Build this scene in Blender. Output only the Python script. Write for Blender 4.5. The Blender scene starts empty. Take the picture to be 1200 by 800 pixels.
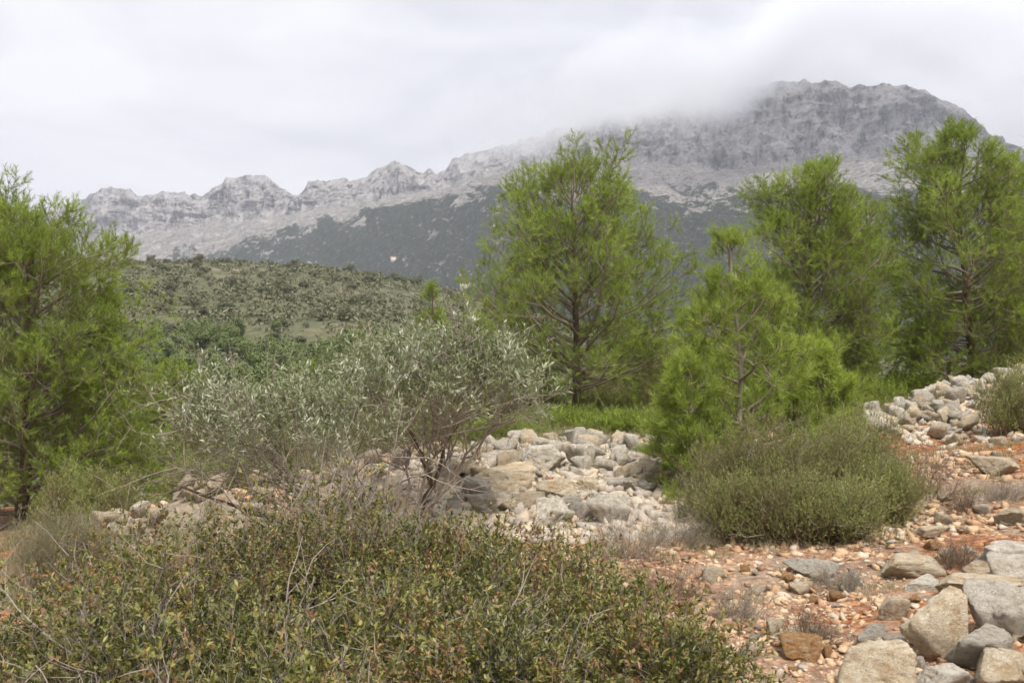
import bpy, bmesh, math
import numpy as np
R = math.radians
PI = math.pi
rng = np.random.default_rng(11)
scene = bpy.context.scene
COL = scene.collection
F = 1167.0          # focal length in photo pixels (35 mm lens on a 36 mm sensor, 1200 px wide)
EYE = 1.6

# ---------------------------------------------------------------- camera
cd = bpy.data.cameras.new("camera"); cam = bpy.data.objects.new("camera", cd); COL.objects.link(cam)
cam.location = (0, 0, EYE); cam.rotation_euler = (R(90), 0, 0)
cd.lens = 35; cd.sensor_width = 36; cd.clip_start = 0.05; cd.clip_end = 20000
scene.camera = cam

# ---------------------------------------------------------------- world and sun
SUN_EL, SUN_AZ = R(60), R(155)       # azimuth clockwise from +Y (north): behind the camera, to the right
w = bpy.data.worlds.new("World"); scene.world = w; w.use_nodes = True
nt = w.node_tree; nt.nodes.clear()
def N(nt, t, **kw):
    n = nt.nodes.new(t)
    for k, v in kw.items():
        if k == 'inp':
            for a, b in v.items():
                if isinstance(b, bpy.types.NodeSocket): nt.links.new(b, n.inputs[a])
                else: n.inputs[a].default_value = b
        else: setattr(n, k, v)
    return n
def ramp(nt, fac, stops, mode='LINEAR'):
    n = nt.nodes.new('ShaderNodeValToRGB'); nt.links.new(fac, n.inputs[0]); cr = n.color_ramp; cr.interpolation = mode
    while len(cr.elements) < len(stops): cr.elements.new(0.5)
    for e, (p, c) in zip(cr.elements, stops):
        e.position = p; e.color = (c[0], c[1], c[2], 1) if len(c) == 3 else c
    return n.outputs[0]
def mixc(nt, fac, a, b, mode='MIX'):
    n = nt.nodes.new('ShaderNodeMix'); n.data_type = 'RGBA'; n.blend_type = mode
    for s, v in ((0, fac), (6, a), (7, b)):
        if isinstance(v, bpy.types.NodeSocket): nt.links.new(v, n.inputs[s])
        else: n.inputs[s].default_value = v if s == 0 or len(v) == 4 else (*v, 1)
    return n.outputs[2]
sky = N(nt, 'ShaderNodeTexSky', sky_type='NISHITA', sun_disc=False, sun_elevation=SUN_EL, sun_rotation=SUN_AZ)
tc = N(nt, 'ShaderNodeTexCoord')
mp = N(nt, 'ShaderNodeMapping', inp={'Vector': tc.outputs['Generated'], 'Scale': (1.3, 1.3, 3.6), 'Location': (0.35, 0.0, 0.2)})
cn = N(nt, 'ShaderNodeTexNoise', inp={'Vector': mp.outputs[0], 'Scale': 2.6, 'Detail': 8.0, 'Roughness': 0.52, 'Distortion': 0.35})
clouds = ramp(nt, cn.outputs[0], [(0.34, (6.2, 6.4, 6.95)), (0.46, (7.7, 7.8, 8.15)), (0.60, (8.9, 8.95, 9.1))])
sx = N(nt, 'ShaderNodeSeparateXYZ', inp={0: tc.outputs['Generated']})
side = ramp(nt, N(nt, 'ShaderNodeMapRange', inp={'Value': sx.outputs[0], 'From Min': -0.5, 'From Max': 0.6}).outputs[0], [(0.25, (1.0,)*3), (0.62, (.92, .925, .95)), (0.9, (.97, .975, .985))])
clouds = mixc(nt, 1.0, clouds, side, 'MULTIPLY')
gapn = N(nt, 'ShaderNodeTexNoise', inp={'Vector': mp.outputs[0], 'Scale': 0.8, 'Detail': 3.0})
cover = ramp(nt, gapn.outputs[0], [(0.25, (0.93,)*3), (0.6, (1, 1, 1))])
skyc = mixc(nt, cover, sky.outputs[0], clouds)
bg = N(nt, 'ShaderNodeBackground', inp={'Color': skyc, 'Strength': 0.052})
out = N(nt, 'ShaderNodeOutputWorld', inp={'Surface': bg.outputs[0]})

sd = bpy.data.lights.new("sun", 'SUN'); sun = bpy.data.objects.new("sun", sd); COL.objects.link(sun)
sd.energy = 2.3; sd.angle = R(18); sd.color = (1.0, 0.96, 0.9)
sun.rotation_euler = (R(90) - SUN_EL, 0, PI - SUN_AZ)
sun.location = (-20, -20, 60)

scene.view_settings.view_transform = 'Standard'; scene.view_settings.look = 'None'
scene.view_settings.exposure = 1.17; scene.view_settings.gamma = 1; scene.view_settings.use_curve_mapping = False
cy = scene.cycles
cy.max_bounces = 9; cy.diffuse_bounces = 4; cy.glossy_bounces = 2; cy.transmission_bounces = 3; cy.volume_bounces = 8
cy.transparent_max_bounces = 6; cy.caustics_reflective = False; cy.caustics_refractive = False
cy.use_denoising = True; cy.use_adaptive_sampling = True; cy.adaptive_threshold = 0.02
cy.filter_width = 1.6
cy.volume_step_rate = 1.0; cy.volume_max_steps = 128

# ================================================================ numpy tools
def hsh(ix, iy, iz, seed):
    n = (ix.astype(np.int64) * 374761393 + iy.astype(np.int64) * 668265263 + iz.astype(np.int64) * 2147483647 + seed * 1274126177) & 0xFFFFFFFF
    n = ((n ^ (n >> 13)) * 1274126177) & 0xFFFFFFFF
    n = ((n ^ (n >> 16)) * 2246822519) & 0xFFFFFFFF
    return ((n ^ (n >> 15)) & 0xFFFFFF) / float(0xFFFFFF)
def vnoise(x, y, z=None, seed=0):
    x = np.asarray(x, float); y = np.asarray(y, float); z = np.zeros_like(x) if z is None else np.asarray(z, float)
    x, y, z = np.broadcast_arrays(x, y, z)
    ix, iy, iz = np.floor(x), np.floor(y), np.floor(z)
    fx, fy, fz = x - ix, y - iy, z - iz
    fx, fy, fz = [f * f * (3 - 2 * f) for f in (fx, fy, fz)]
    r = 0
    for a in (0, 1):
        for b in (0, 1):
            for c in (0, 1):
                r = r + hsh(ix + a, iy + b, iz + c, seed) * (fx if a else 1 - fx) * (fy if b else 1 - fy) * (fz if c else 1 - fz)
    return r * 2 - 1
def fbm(x, y, z=None, oct=4, seed=0, ridged=False, gain=0.5):
    s = 0; a = 1; t = 0; f = 1.0
    for i in range(oct):
        n = vnoise(np.asarray(x) * f + 17.3 * i, np.asarray(y) * f + 5.1 * i, None if z is None else np.asarray(z) * f + 9.7 * i, seed + i)
        if ridged: n = 1 - 2 * np.abs(n)
        s = s + a * n; t += a; a *= gain; f *= 2.03
    return s / t
def sstep(a, b, x):
    t = np.clip((x - a) / (b - a), 0, 1); return t * t * (3 - 2 * t)
def nrm(v): return v / np.maximum(np.linalg.norm(v, axis=-1, keepdims=True), 1e-9)

def mesh_np(name, V, Fs, mats=None, attrs=None, smooth=False):
    """V (n,3); Fs a list of (m,k) index arrays; attrs: {name: per-face or per-vertex floats or colours}"""
    me = bpy.data.meshes.new(name)
    if not isinstance(Fs, list): Fs = [Fs]
    Fs = [f for f in Fs if len(f)]
    V = np.asarray(V, np.float32)
    me.vertices.add(len(V)); me.vertices.foreach_set('co', V.ravel())
    loops = np.concatenate([f.ravel() for f in Fs]).astype(np.int32)
    tot = np.concatenate([np.full(len(f), f.shape[1]) for f in Fs]).astype(np.int32)
    st = np.concatenate([[0], np.cumsum(tot)[:-1]]).astype(np.int32)
    me.loops.add(len(loops)); me.loops.foreach_set('vertex_index', loops)
    me.polygons.add(len(tot)); me.polygons.foreach_set('loop_start', st)
    try: me.polygons.foreach_set('loop_total', tot)
    except Exception: pass
    if smooth: me.polygons.foreach_set('use_smooth', np.ones(len(tot), bool))
    for k, a in (attrs or {}).items():
        a = np.asarray(a, np.float32)
        dom = 'FACE' if len(a) == len(tot) and len(a) != len(V) else 'POINT'
        if a.ndim == 1:
            at = me.attributes.new(k, 'FLOAT', dom); at.data.foreach_set('value', a)
        else:
            at = me.attributes.new(k, 'FLOAT_COLOR', dom); at.data.foreach_set('color', np.concatenate([a, np.ones((len(a), 1), np.float32)], 1).ravel())
    me.update(calc_edges=True)
    for m in (mats if isinstance(mats, (list, tuple)) else [mats]):
        if m: me.materials.append(m)
    return me
def link(name, me, parent=None, loc=None, **props):
    o = bpy.data.objects.new(name, me); COL.objects.link(o)
    if parent: o.parent = parent
    if loc is not None: o.location = loc
    for k, v in props.items():
        if v is not None: o[k] = v
    return o
def thing(name, label, cat, loc=(0, 0, 0), rot=0, group=None, scale=1):
    o = bpy.data.objects.new(name, None); COL.objects.link(o); o.empty_display_size = 0.2
    o.location = loc; o.rotation_euler = (0, 0, rot); o.scale = (scale,)*3
    o['label'] = label; o['category'] = cat
    if group: o['group'] = group
    return o
def dup(root, loc, rot, scale, label, group=None):
    r = root.copy(); COL.objects.link(r); r.location = loc; r.rotation_euler = (0, 0, rot); r.scale = scale
    r['label'] = label
    if group: r['group'] = group
    for ch in list(root.children):
        c = ch.copy(); COL.objects.link(c); c.parent = r
    return r

def tubes(P, Rr, sides=4):
    """P (n,K,3), Rr (n,K) -> verts, quads"""
    n, K, _ = P.shape
    T = np.empty_like(P); T[:, 1:-1] = P[:, 2:] - P[:, :-2]; T[:, 0] = P[:, 1] - P[:, 0]; T[:, -1] = P[:, -1] - P[:, -2]
    T = nrm(T)
    ref = np.where(np.abs(T[:, :1, 2:3]) < 0.9, np.array([0, 0, 1.0]), np.array([1.0, 0, 0]))
    A = nrm(np.cross(T, np.broadcast_to(ref, T.shape))); B = np.cross(T, A)
    an = np.arange(sides) / sides * 2 * PI
    V = P[:, :, None] + Rr[:, :, None, None] * (A[:, :, None] * np.cos(an)[None, None, :, None] + B[:, :, None] * np.sin(an)[None, None, :, None])
    idx = np.arange(n * K * sides).reshape(n, K, sides)
    a = idx[:, :-1]; b = idx[:, 1:]
    q = np.stack([a, np.roll(a, -1, 2), np.roll(b, -1, 2), b], -1).reshape(-1, 4)
    return V.reshape(-1, 3), q
def leaves(pos, d, up, L, W, curl=0.15):
    """one folded diamond per leaf"""
    d = nrm(d); s = nrm(np.cross(d, up)); u = np.cross(s, d)
    L = np.broadcast_to(L, len(pos))[:, None]; W = np.broadcast_to(W, len(pos))[:, None]
    mid = pos + d * L * 0.48
    V = np.stack([pos, mid + s * W / 2 + u * W * 0.22, pos + d * L - u * L * curl, mid - s * W / 2 + u * W * 0.22], 1).reshape(-1, 3)
    i = np.arange(len(pos))[:, None] * 4
    Fc = np.concatenate([i + [0, 1, 2], i + [0, 2, 3]], 1).reshape(-1, 3)
    return V, Fc
def needles(pos, d, L, W, rg):
    d = nrm(d); s = nrm(np.cross(d, rg.normal(size=pos.shape)))
    L = np.broadcast_to(L, len(pos))[:, None]; W = np.broadcast_to(W, len(pos))[:, None]
    V = np.stack([pos - s * W / 2, pos + s * W / 2, pos + d * L], 1).reshape(-1, 3)
    return V, np.arange(len(pos) * 3).reshape(-1, 3)
def merge(parts):
    V = []; Fs = {}; o = 0
    for v, f in parts:
        V.append(v); Fs.setdefault(f.shape[1], []).append(f + o); o += len(v)
    return np.concatenate(V), [np.concatenate(x) for x in Fs.values()]
def grow(P, n, s0, s1, L, ang, up, K, rg, wob=0.12, angj=0.2, q=1.0):
    """children on every polyline of P. L: callable(parent index, s) -> length"""
    m, KP, _ = P.shape
    s = s0 + (s1 - s0) * ((np.arange(n)[None] + rg.random((m, n))) / n) ** q
    f = s * (KP - 1); i = np.minimum(f.astype(int), KP - 2); fr = (f - i)[..., None]
    pi = np.arange(m)[:, None] * np.ones(n, int)[None]
    a = P[pi, i]; b = P[pi, i + 1]; base = a * (1 - fr) + b * fr; T = nrm(b - a)
    ph = rg.random((m, 1)) * 6.28 + np.arange(n)[None] * 2.4 + rg.normal(size=(m, n)) * 0.5
    ref = np.where(np.abs(T[..., 2:3]) < 0.9, np.array([0, 0, 1.0]), np.array([1.0, 0, 0]))
    A = nrm(np.cross(T, np.broadcast_to(ref, T.shape))); B = np.cross(T, A)
    an = (ang(s) if callable(ang) else ang) + rg.normal(size=s.shape) * angj
    d = T * np.cos(an)[..., None] + (A * np.cos(ph)[..., None] + B * np.sin(ph)[..., None]) * np.sin(an)[..., None]
    ln = L(pi, s) * (0.75 + 0.5 * rg.random(s.shape))
    out = [base]; p = base
    for k in range(K - 1):
        d = nrm(d + np.array([0, 0, 1.0]) * up / (K - 1) + rg.normal(size=d.shape) * wob)
        p = p + d * (ln / (K - 1))[..., None]; out.append(p)
    return np.stack(out, 2).reshape(-1, K, 3), ln.ravel(), s.ravel()
def taper(n, K, r0, r1):
    t = np.linspace(0, 1, K)[None]
    r0 = np.broadcast_to(r0, n)[:, None]; return r0 * (1 - t) + (np.broadcast_to(r1, n)[:, None]) * t

# ================================================================ terrain
TX = np.array([-500, 0, 200, 400, 600, 800, 1000, 1200, 1700.])
TY = np.array([2.5, 5, 8, 10, 12, 15, 19, 25, 40, 70, 110, 150, 200, 300, 420, 520, 800, 1500, 6000.])
TZ = np.array([
 [-.30,-.25,-.2,-.1, 0, 0, 0, .03, .1],
 [-.55,-.50,-.40,-.25,-.08, 0, 0, .06, .2],
 [-.8,-.72,-.5,-.25,-.08, 0, .05, .2, .4],
 [-.95,-.85,-.3,-.1, 0, .05, .15, .38, .6],
 [-1.1,-.95,-.65,-.15, .05, .12, .22, .48, .8],
 [-1.3,-1.15,-1.0,-.5, .08, .12, .28, .6, 1.0],
 [-1.8,-1.6,-1.4,-.7, .0, .1, .28, .65, 1.2],
 [-3, -3, -2.6,-1.6,-.5,-.2, .1, .6, 1.2],
 [-6, -6, -6, -5, -3, -2, -1, .0, 1],
 [-8, -8, -8, -7, -6, -5, -3, -2, -1],
 [-6, -6, -6, -6, -6.5, -7, -6, -5, -4],
 [-3.5,-3.5,-3.5,-3.5,-5, -8, -9, -9, -9],
 [1.5, 1.5, 1.5, 1, -2, -8, -10, -12, -12],
 [18, 18, 17.5, 15, 7, -6, -12, -14, -14],
 [34, 35, 35, 31, 16, -2, -12, -14, -14],
 [31, 32, 31, 27, 12, -4, -12, -14, -14],
 [5, 5, 5, 5, 0, -6, -12, -14, -14],
 [-10]*9, [-10]*9], float)
LTY = np.log(TY)
def cubic_w(f):
    i = np.floor(f).astype(int); t = f - i
    return i, [-.5*t**3 + t**2 - .5*t, 1.5*t**3 - 2.5*t**2 + 1, -1.5*t**3 + 2*t**2 + .5*t, .5*t**3 - .5*t**2]
def Gbase(x, y):
    x = np.asarray(x, float); y = np.asarray(y, float)
    yc = np.clip(y, 2.5, 6000)
    px = np.clip(600 + F * x / yc, -500, 1699)
    fx = np.interp(px, TX, np.arange(len(TX))); fy = np.interp(np.log(yc), LTY, np.arange(len(TY)))
    ix, wx = cubic_w(fx); iy, wy = cubic_w(fy)
    z = 0
    for a in range(4):
        for b in range(4):
            z = z + wx[a] * wy[b] * TZ[np.clip(iy + b - 1, 0, len(TY) - 1), np.clip(ix + a - 1, 0, len(TX) - 1)]
    return z
def seg(x, y, x0, y0, x1, y1):
    dx, dy = x1 - x0, y1 - y0; t = np.clip(((x - x0) * dx + (y - y0) * dy) / (dx * dx + dy * dy), 0, 1)
    return np.hypot(x - x0 - t * dx, y - y0 - t * dy), t
WALL = (4.2, 12.6, 9.6, 17.6)      # tumbled terrace wall at the right
PILE = (0.5, 11.4)
def G(x, y):
    x = np.asarray(x, float); y = np.asarray(y, float)
    z = Gbase(x, y)
    d, t = seg(x, y, *WALL); z = z + 0.34 * np.exp(-(d / 0.85) ** 4) * (0.75 + 0.25 * t)
    e = ((x - PILE[0]) / 2.0) ** 2 + ((y - PILE[1]) / 2.3) ** 2
    z = z + 0.20 * np.exp(-e ** 1.5)
    z = z + 0.16 * np.exp(-((x - 2.75) / 0.7) ** 2 - ((y - 4.9) / 0.9) ** 2)          # bank under the boulders
    d, t = seg(x, y, -4.6, 10.6, -0.6, 10.4); z = z + 0.25 * np.exp(-(d / 0.45) ** 2)
    near = np.clip(y / 10, 0.4, 1)
    z = z + 0.05 * near * fbm(x * 0.8, y * 0.8, oct=4, seed=3)
    far = sstep(40, 150, y)
    z = z + far * (2.2 * fbm(x / 38, y / 38, oct=5, seed=8) )
    return z
def ray_hit(px, py, far=60):
    t = np.geomspace(1.5, far, 1500)
    x = (px - 600) / F * t; z = EYE + (400 - py) / F * t
    g = G(x, t); k = np.argmax(g >= z)
    if g[k] < z[k]: k = len(t) - 1
    return np.array([x[k], t[k], g[k]])
def at(px, d): 
    x = (px - 600) / F * d
    return np.array([x, d, float(G(x, d))])
def ztop(py, d): return EYE + (400 - py) / F * d

# ================================================================ materials
def mat(name):
    m = bpy.data.materials.new(name); m.use_nodes = True; nt = m.node_tree; nt.nodes.clear()
    o = nt.nodes.new('ShaderNodeOutputMaterial'); return m, nt, o
def noise(nt, vec, scale, detail=5, rough=0.55, dist=0.0):
    return N(nt, 'ShaderNodeTexNoise', inp={'Vector': vec, 'Scale': scale, 'Detail': float(detail), 'Roughness': rough, 'Distortion': dist}).outputs[0]
def attr(nt, name, which='Fac'):
    return N(nt, 'ShaderNodeAttribute', attribute_name=name).outputs[which]
def leaf_mat(name, stops, trans=0.3, rough=0.55, hue=None):
    m, nt, o = mat(name)
    c = ramp(nt, attr(nt, 'v'), stops)
    p = N(nt, 'ShaderNodeBsdfPrincipled', inp={'Base Color': c, 'Roughness': rough, 'Specular IOR Level': 0.35})
    if trans:
        tcol = mixc(nt, 0.5, c, (0.32, 0.38, 0.045))
        t = N(nt, 'ShaderNodeBsdfTranslucent', inp={'Color': tcol})
        s = N(nt, 'ShaderNodeMixShader', inp={0: trans, 1: p.outputs[0], 2: t.outputs[0]}).outputs[0]
    else: s = p.outputs[0]
    nt.links.new(s, o.inputs[0]); return m
def bark_mat(name, a, b, scale=30):
    m, nt, o = mat(name); g = N(nt, 'ShaderNodeNewGeometry').outputs['Position']
    mpn = N(nt, 'ShaderNodeMapping', inp={'Vector': g, 'Scale': (1, 1, 0.25)}).outputs[0]
    n = noise(nt, mpn, scale, 6, 0.65)
    c = ramp(nt, n, [(0.3, a), (0.7, b)])
    bp = N(nt, 'ShaderNodeBump', inp={'Height': n, 'Strength': 0.7, 'Distance': 0.02})
    p = N(nt, 'ShaderNodeBsdfPrincipled', inp={'Base Color': c, 'Roughness': 0.9, 'Normal': bp.outputs[0], 'Specular IOR Level': 0.2})
    nt.links.new(p.outputs[0], o.inputs[0]); return m
def rock_mat(name, stops, stain=(0.36, 0.16, 0.05), stain_amt=0.35, scale=1.0, lich=(0.10, 0.10, 0.10)):
    m, nt, o = mat(name)
    oc = N(nt, 'ShaderNodeTexCoord').outputs['Object']; rnd = N(nt, 'ShaderNodeObjectInfo').outputs['Random']
    off = N(nt, 'ShaderNodeVectorMath', operation='SCALE', inp={0: (31.0, 17.0, 23.0), 3: rnd}).outputs[0]
    v = N(nt, 'ShaderNodeVectorMath', operation='ADD', inp={0: oc, 1: off}).outputs[0]
    n1 = noise(nt, v, 3.5 * scale, 8, 0.62, 0.3); n2 = noise(nt, v, 1.6 * scale, 4, 0.5, 0.6); n3 = noise(nt, v, 28 * scale, 5, 0.7)
    c = ramp(nt, n1, stops)
    # per-stone tone
    tone = N(nt, 'ShaderNodeMapRange', inp={'Value': rnd, 'To Min': 0.80, 'To Max': 1.16}).outputs[0]
    c = mixc(nt, 1.0, c, N(nt, 'ShaderNodeCombineColor', inp={0: tone, 1: tone, 2: tone}).outputs[0], 'MULTIPLY')
    sf = ramp(nt, n2, [(0.5, (0, 0, 0)), (0.68, (stain_amt,)*3)])
    c = mixc(nt, sf, c, stain)
    lf = ramp(nt, n3, [(0.62, (0, 0, 0)), (0.74, (0.35,)*3)])
    c = mixc(nt, lf, c, lich)
    vo = N(nt, 'ShaderNodeTexVoronoi', feature='DISTANCE_TO_EDGE', inp={'Vector': N(nt, 'ShaderNodeVectorMath', operation='ADD', inp={0: v, 1: N(nt, 'ShaderNodeTexNoise', inp={'Vector': v, 'Scale': 6.0}).outputs[1]}).outputs[0], 'Scale': 5.0 * scale}).outputs[0]
    cr = ramp(nt, vo, [(0.0, (0,)*3), (0.05, (1,)*3)])
    c = mixc(nt, 1.0, c, ramp(nt, vo, [(0.0, (.68, .62, .55)), (0.03, (1,)*3)]), 'MULTIPLY')
    hgt = N(nt, 'ShaderNodeMath', operation='ADD', inp={0: N(nt, 'ShaderNodeMath', operation='MULTIPLY', inp={0: n3, 1: 0.6}).outputs[0], 1: N(nt, 'ShaderNodeMath', operation='ADD', inp={0: n1, 1: N(nt, 'ShaderNodeMath', operation='MULTIPLY', inp={0: cr, 1: 0.25}).outputs[0]}).outputs[0]}).outputs[0]
    bp = N(nt, 'ShaderNodeBump', inp={'Height': hgt, 'Strength': 0.9, 'Distance': 0.035})
    p = N(nt, 'ShaderNodeBsdfPrincipled', inp={'Base Color': c, 'Roughness': 0.9, 'Normal': bp.outputs[0], 'Specular IOR Level': 0.2})
    nt.links.new(p.outputs[0], o.inputs[0]); return m
M = {}
M['pine'] = leaf_mat('pine_needles', [(0, (.14, .115, .05)), (.28, (.16, .205, .04)), (.65, (.235, .325, .042)), (1, (.38, .46, .08))], 0.38)
M['pine_young'] = leaf_mat('young_pine_needles', [(0, (.16, .15, .055)), (.3, (.22, .285, .05)), (.75, (.31, .40, .06)), (1, (.46, .52, .12))], 0.4)
M['pine_far'] = leaf_mat('distant_pine_foliage', [(0, (.085, .11, .045)), (.5, (.15, .19, .06)), (1, (.23, .27, .09))], 0.12)
M['scrub_far'] = leaf_mat('distant_scrub_foliage', [(0, (.10, .10, .058)), (.5, (.14, .14, .075)), (1, (.19, .18, .105))], 0.08)
M['olive'] = leaf_mat('olive_leaves', [(0, (.11, .12, .055)), (.4, (.21, .23, .12)), (.78, (.31, .335, .21)), (1, (.58, .59, .46))], 0.2, 0.42)
M['scrub'] = leaf_mat('evergreen_scrub_leaves', [(0, (.048, .048, .024)), (.3, (.10, .108, .036)), (.52, (.17, .175, .048)), (.70, (.27, .24, .065)), (.80, (.27, .155, .07)), (1, (.19, .10, .06))], 0.15, 0.4)
M['rosemary'] = leaf_mat('rosemary_leaves', [(0, (.19, .13, .085)), (.25, (.20, .165, .08)), (.55, (.24, .27, .085)), (1, (.37, .41, .14))], 0.3)
M['dry'] = leaf_mat('dry_stems', [(0, (.12, .095, .07)), (.5, (.22, .18, .14)), (1, (.36, .31, .24))], 0.0, 0.9)
M['grass'] = leaf_mat('green_grass_blades', [(0, (.22, .17, .09)), (.4, (.29, .265, .10)), (.7, (.40, .35, .18)), (1, (.52, .44, .31))], 0.15)
M['drygrass'] = leaf_mat('dry_grass_blades', [(0, (.12, .13, .05)), (.5, (.24, .22, .12)), (1, (.42, .37, .25))], 0.25)
M['bark'] = bark_mat('pine_bark', (.06, .038, .026), (.16, .11, .08))
M['limb'] = bark_mat('pine_limb_bark', (.17, .13, .095), (.36, .30, .23), 60)
M['greybark'] = bark_mat('grey_twig_bark', (.20, .16, .12), (.42, .36, .29), 80)
M['brownbark'] = bark_mat('brown_twig_bark', (.14, .095, .062), (.30, .215, .15), 80)
M['rock_grey'] = rock_mat('grey_limestone', [(.28, (.38, .325, .25)), (.45, (.58, .515, .42)), (.62, (.70, .64, .545))], (.42, .32, .2), 0.35)
M['rock_cream'] = rock_mat('cream_limestone', [(.28, (.42, .33, .22)), (.47, (.62, .51, .36)), (.66, (.72, .63, .48))], (.45, .26, .1), 0.5)
M['rock_orange'] = rock_mat('orange_stained_limestone', [(.28, (.30, .14, .06)), (.5, (.46, .27, .12)), (.7, (.55, .43, .28))], (.42, .17, .05), 0.8)

def ground_mat():
    m, nt, o = mat('ground')
    g = N(nt, 'ShaderNodeNewGeometry').outputs['Position']
    far = attr(nt, 'far'); red = attr(nt, 'red')
    n1 = noise(nt, g, 1.3, 8, 0.6); n2 = noise(nt, g, 14, 6, 0.65); n3 = noise(nt, g, 70, 4, 0.6)
    soil = ramp(nt, n2, [(.36, (.10, .028, .010)), (.48, (.26, .082, .026)), (.58, (.44, .19, .07)), (.72, (.56, .37, .20))])
    dust = ramp(nt, n2, [(.3, (.20, .15, .105)), (.55, (.33, .265, .20)), (.75, (.43, .37, .30))])
    rr = N(nt, 'ShaderNodeMath', operation='MULTIPLY', inp={0: red, 1: ramp(nt, noise(nt, g, 2.2, 6, .7, .5), [(.38, (.35,)*3), (.54, (1,)*3)])}).outputs[0]
    c = mixc(nt, rr, dust, soil)
    # far slopes: dry grass, bare tan soil and scrub
    f1 = noise(nt, g, 0.045, 8, 0.62); f2 = noise(nt, g, 0.35, 6, 0.7)
    fc = ramp(nt, f1, [(.40, (.085, .088, .050)), (.54, (.115, .110, .065)), (.62, (.18, .145, .10)), (.70, (.34, .25, .195))])
    fd = ramp(nt, f2, [(.45, (.07, .085, .04)), (.64, (.20, .18, .12))])
    fd = mixc(nt, ramp(nt, noise(nt, g, 1.1, 5, .75), [(.46, (0,)*3), (.56, (.7,)*3)]), fd, (.10, .105, .055))
    fc = mixc(nt, 0.6, fc, fd)
    c = mixc(nt, far, c, fc)
    h = N(nt, 'ShaderNodeMath', operation='ADD', inp={0: n2, 1: N(nt, 'ShaderNodeMath', operation='MULTIPLY', inp={0: n3, 1: 0.4}).outputs[0]}).outputs[0]
    bp = N(nt, 'ShaderNodeBump', inp={'Height': h, 'Strength': 0.8, 'Distance': 0.04})
    p = N(nt, 'ShaderNodeBsdfPrincipled', inp={'Base Color': c, 'Roughness': 0.95, 'Normal': bp.outputs[0], 'Specular IOR Level': 0.1})
    nt.links.new(p.outputs[0], o.inputs[0]); return m
def mountain_mat():
    m, nt, o = mat('mountain_rock')
    g = N(nt, 'ShaderNodeNewGeometry').outputs['Position']
    zone_f = attr(nt, 'forest'); zone_c = attr(nt, 'cliff')
    st = N(nt, 'ShaderNodeMapping', inp={'Vector': g, 'Scale': (1, 1, 0.35)}).outputs[0]
    n1 = noise(nt, st, 0.028, 9, 0.68, 0.4); n2 = noise(nt, g, 0.012, 8, 0.65); n3 = noise(nt, g, 0.11, 6, 0.75)
    cl = ramp(nt, n1, [(.36, (.07, .075, .065)), (.43, (.22, .21, .20)), (.52, (.40, .38, .365)), (.68, (.56, .53, .50))])
    sc = ramp(nt, n2, [(.36, (.16, .155, .14)), (.46, (.30, .28, .255)), (.57, (.41, .37, .335)), (.68, (.52, .43, .37))])
    sc2 = ramp(nt, n3, [(.43, (.12, .12, .10)), (.54, (.40, .36, .33))])
    sc = mixc(nt, 0.6, sc, sc2)
    crag = noise(nt, st, 0.02, 8, 0.7, 0.8); sc = mixc(nt, ramp(nt, crag, [(.5, (0,)*3), (.56, (.85,)*3)]), sc, cl)
    rock = mixc(nt, zone_c, sc, cl)
    fo = ramp(nt, n3, [(.36, (.012, .019, .010)), (.54, (.032, .048, .024)), (.64, (.085, .090, .055)), (.80, (.20, .18, .14))])
    fe = ramp(nt, N(nt, 'ShaderNodeMath', operation='ADD', inp={0: zone_f, 1: N(nt, 'ShaderNodeMath', operation='MULTIPLY_ADD', inp={0: noise(nt, g, 0.06, 6, 0.75), 1: 4.0, 2: -2.0}).outputs[0]}).outputs[0], [(.30, (0,)*3), (.62, (1,)*3)])
    c = mixc(nt, fe, rock, fo)
    hh = N(nt, 'ShaderNodeMath', operation='ADD', inp={0: n1, 1: N(nt, 'ShaderNodeMath', operation='MULTIPLY', inp={0: n3, 1: 0.5}).outputs[0]}).outputs[0]
    bp = N(nt, 'ShaderNodeBump', inp={'Height': hh, 'Strength': 1.0, 'Distance': 22.0})
    p = N(nt, 'ShaderNodeBsdfPrincipled', inp={'Base Color': c, 'Roughness': 0.95, 'Normal': bp.outputs[0], 'Specular IOR Level': 0.1})
    nt.links.new(p.outputs[0], o.inputs[0]); return m

# ================================================================ ground sheet
def grid_faces(nr, nc):
    i = np.arange(nr * nc).reshape(nr, nc)
    return np.stack([i[:-1, :-1], i[:-1, 1:], i[1:, 1:], i[1:, :-1]], -1).reshape(-1, 4)
ys = np.concatenate([np.linspace(-6, 2.9, 60), np.geomspace(3, 9000, 760)])
us = np.linspace(-1, 1, 520)
Yg, Ug = np.meshgrid(ys, us, indexing='ij'); Xg = Ug * (6 + 0.95 * np.maximum(Yg, 0))
Zg = G(Xg, Yg)
Zg += 0.018 * fbm(Xg * 6, Yg * 6, oct=4, seed=21) * sstep(40, 10, Yg)
V = np.stack([Xg, Yg, Zg], -1).reshape(-1, 3)
x, y = V[:, 0], V[:, 1]
red = 0.75 + 0.9 * fbm(x * 0.9, y * 0.9, oct=3, seed=31)
e = ((x - PILE[0]) / 2.4) ** 2 + ((y - PILE[1]) / 2.8) ** 2
red = np.clip(red - 0.8 * np.exp(-e) - .75 * sstep(8.5, 9.5, y) * sstep(1.0, 0.0, x) * sstep(-5.3, -4.6, x), 0, 1)
farv = np.maximum(sstep(15, 26, y), 0)
me = mesh_np('ground', V, grid_faces(*Yg.shape), ground_mat(), {'far': farv, 'red': red}, True)
link('ground', me, kind='structure')

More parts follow.
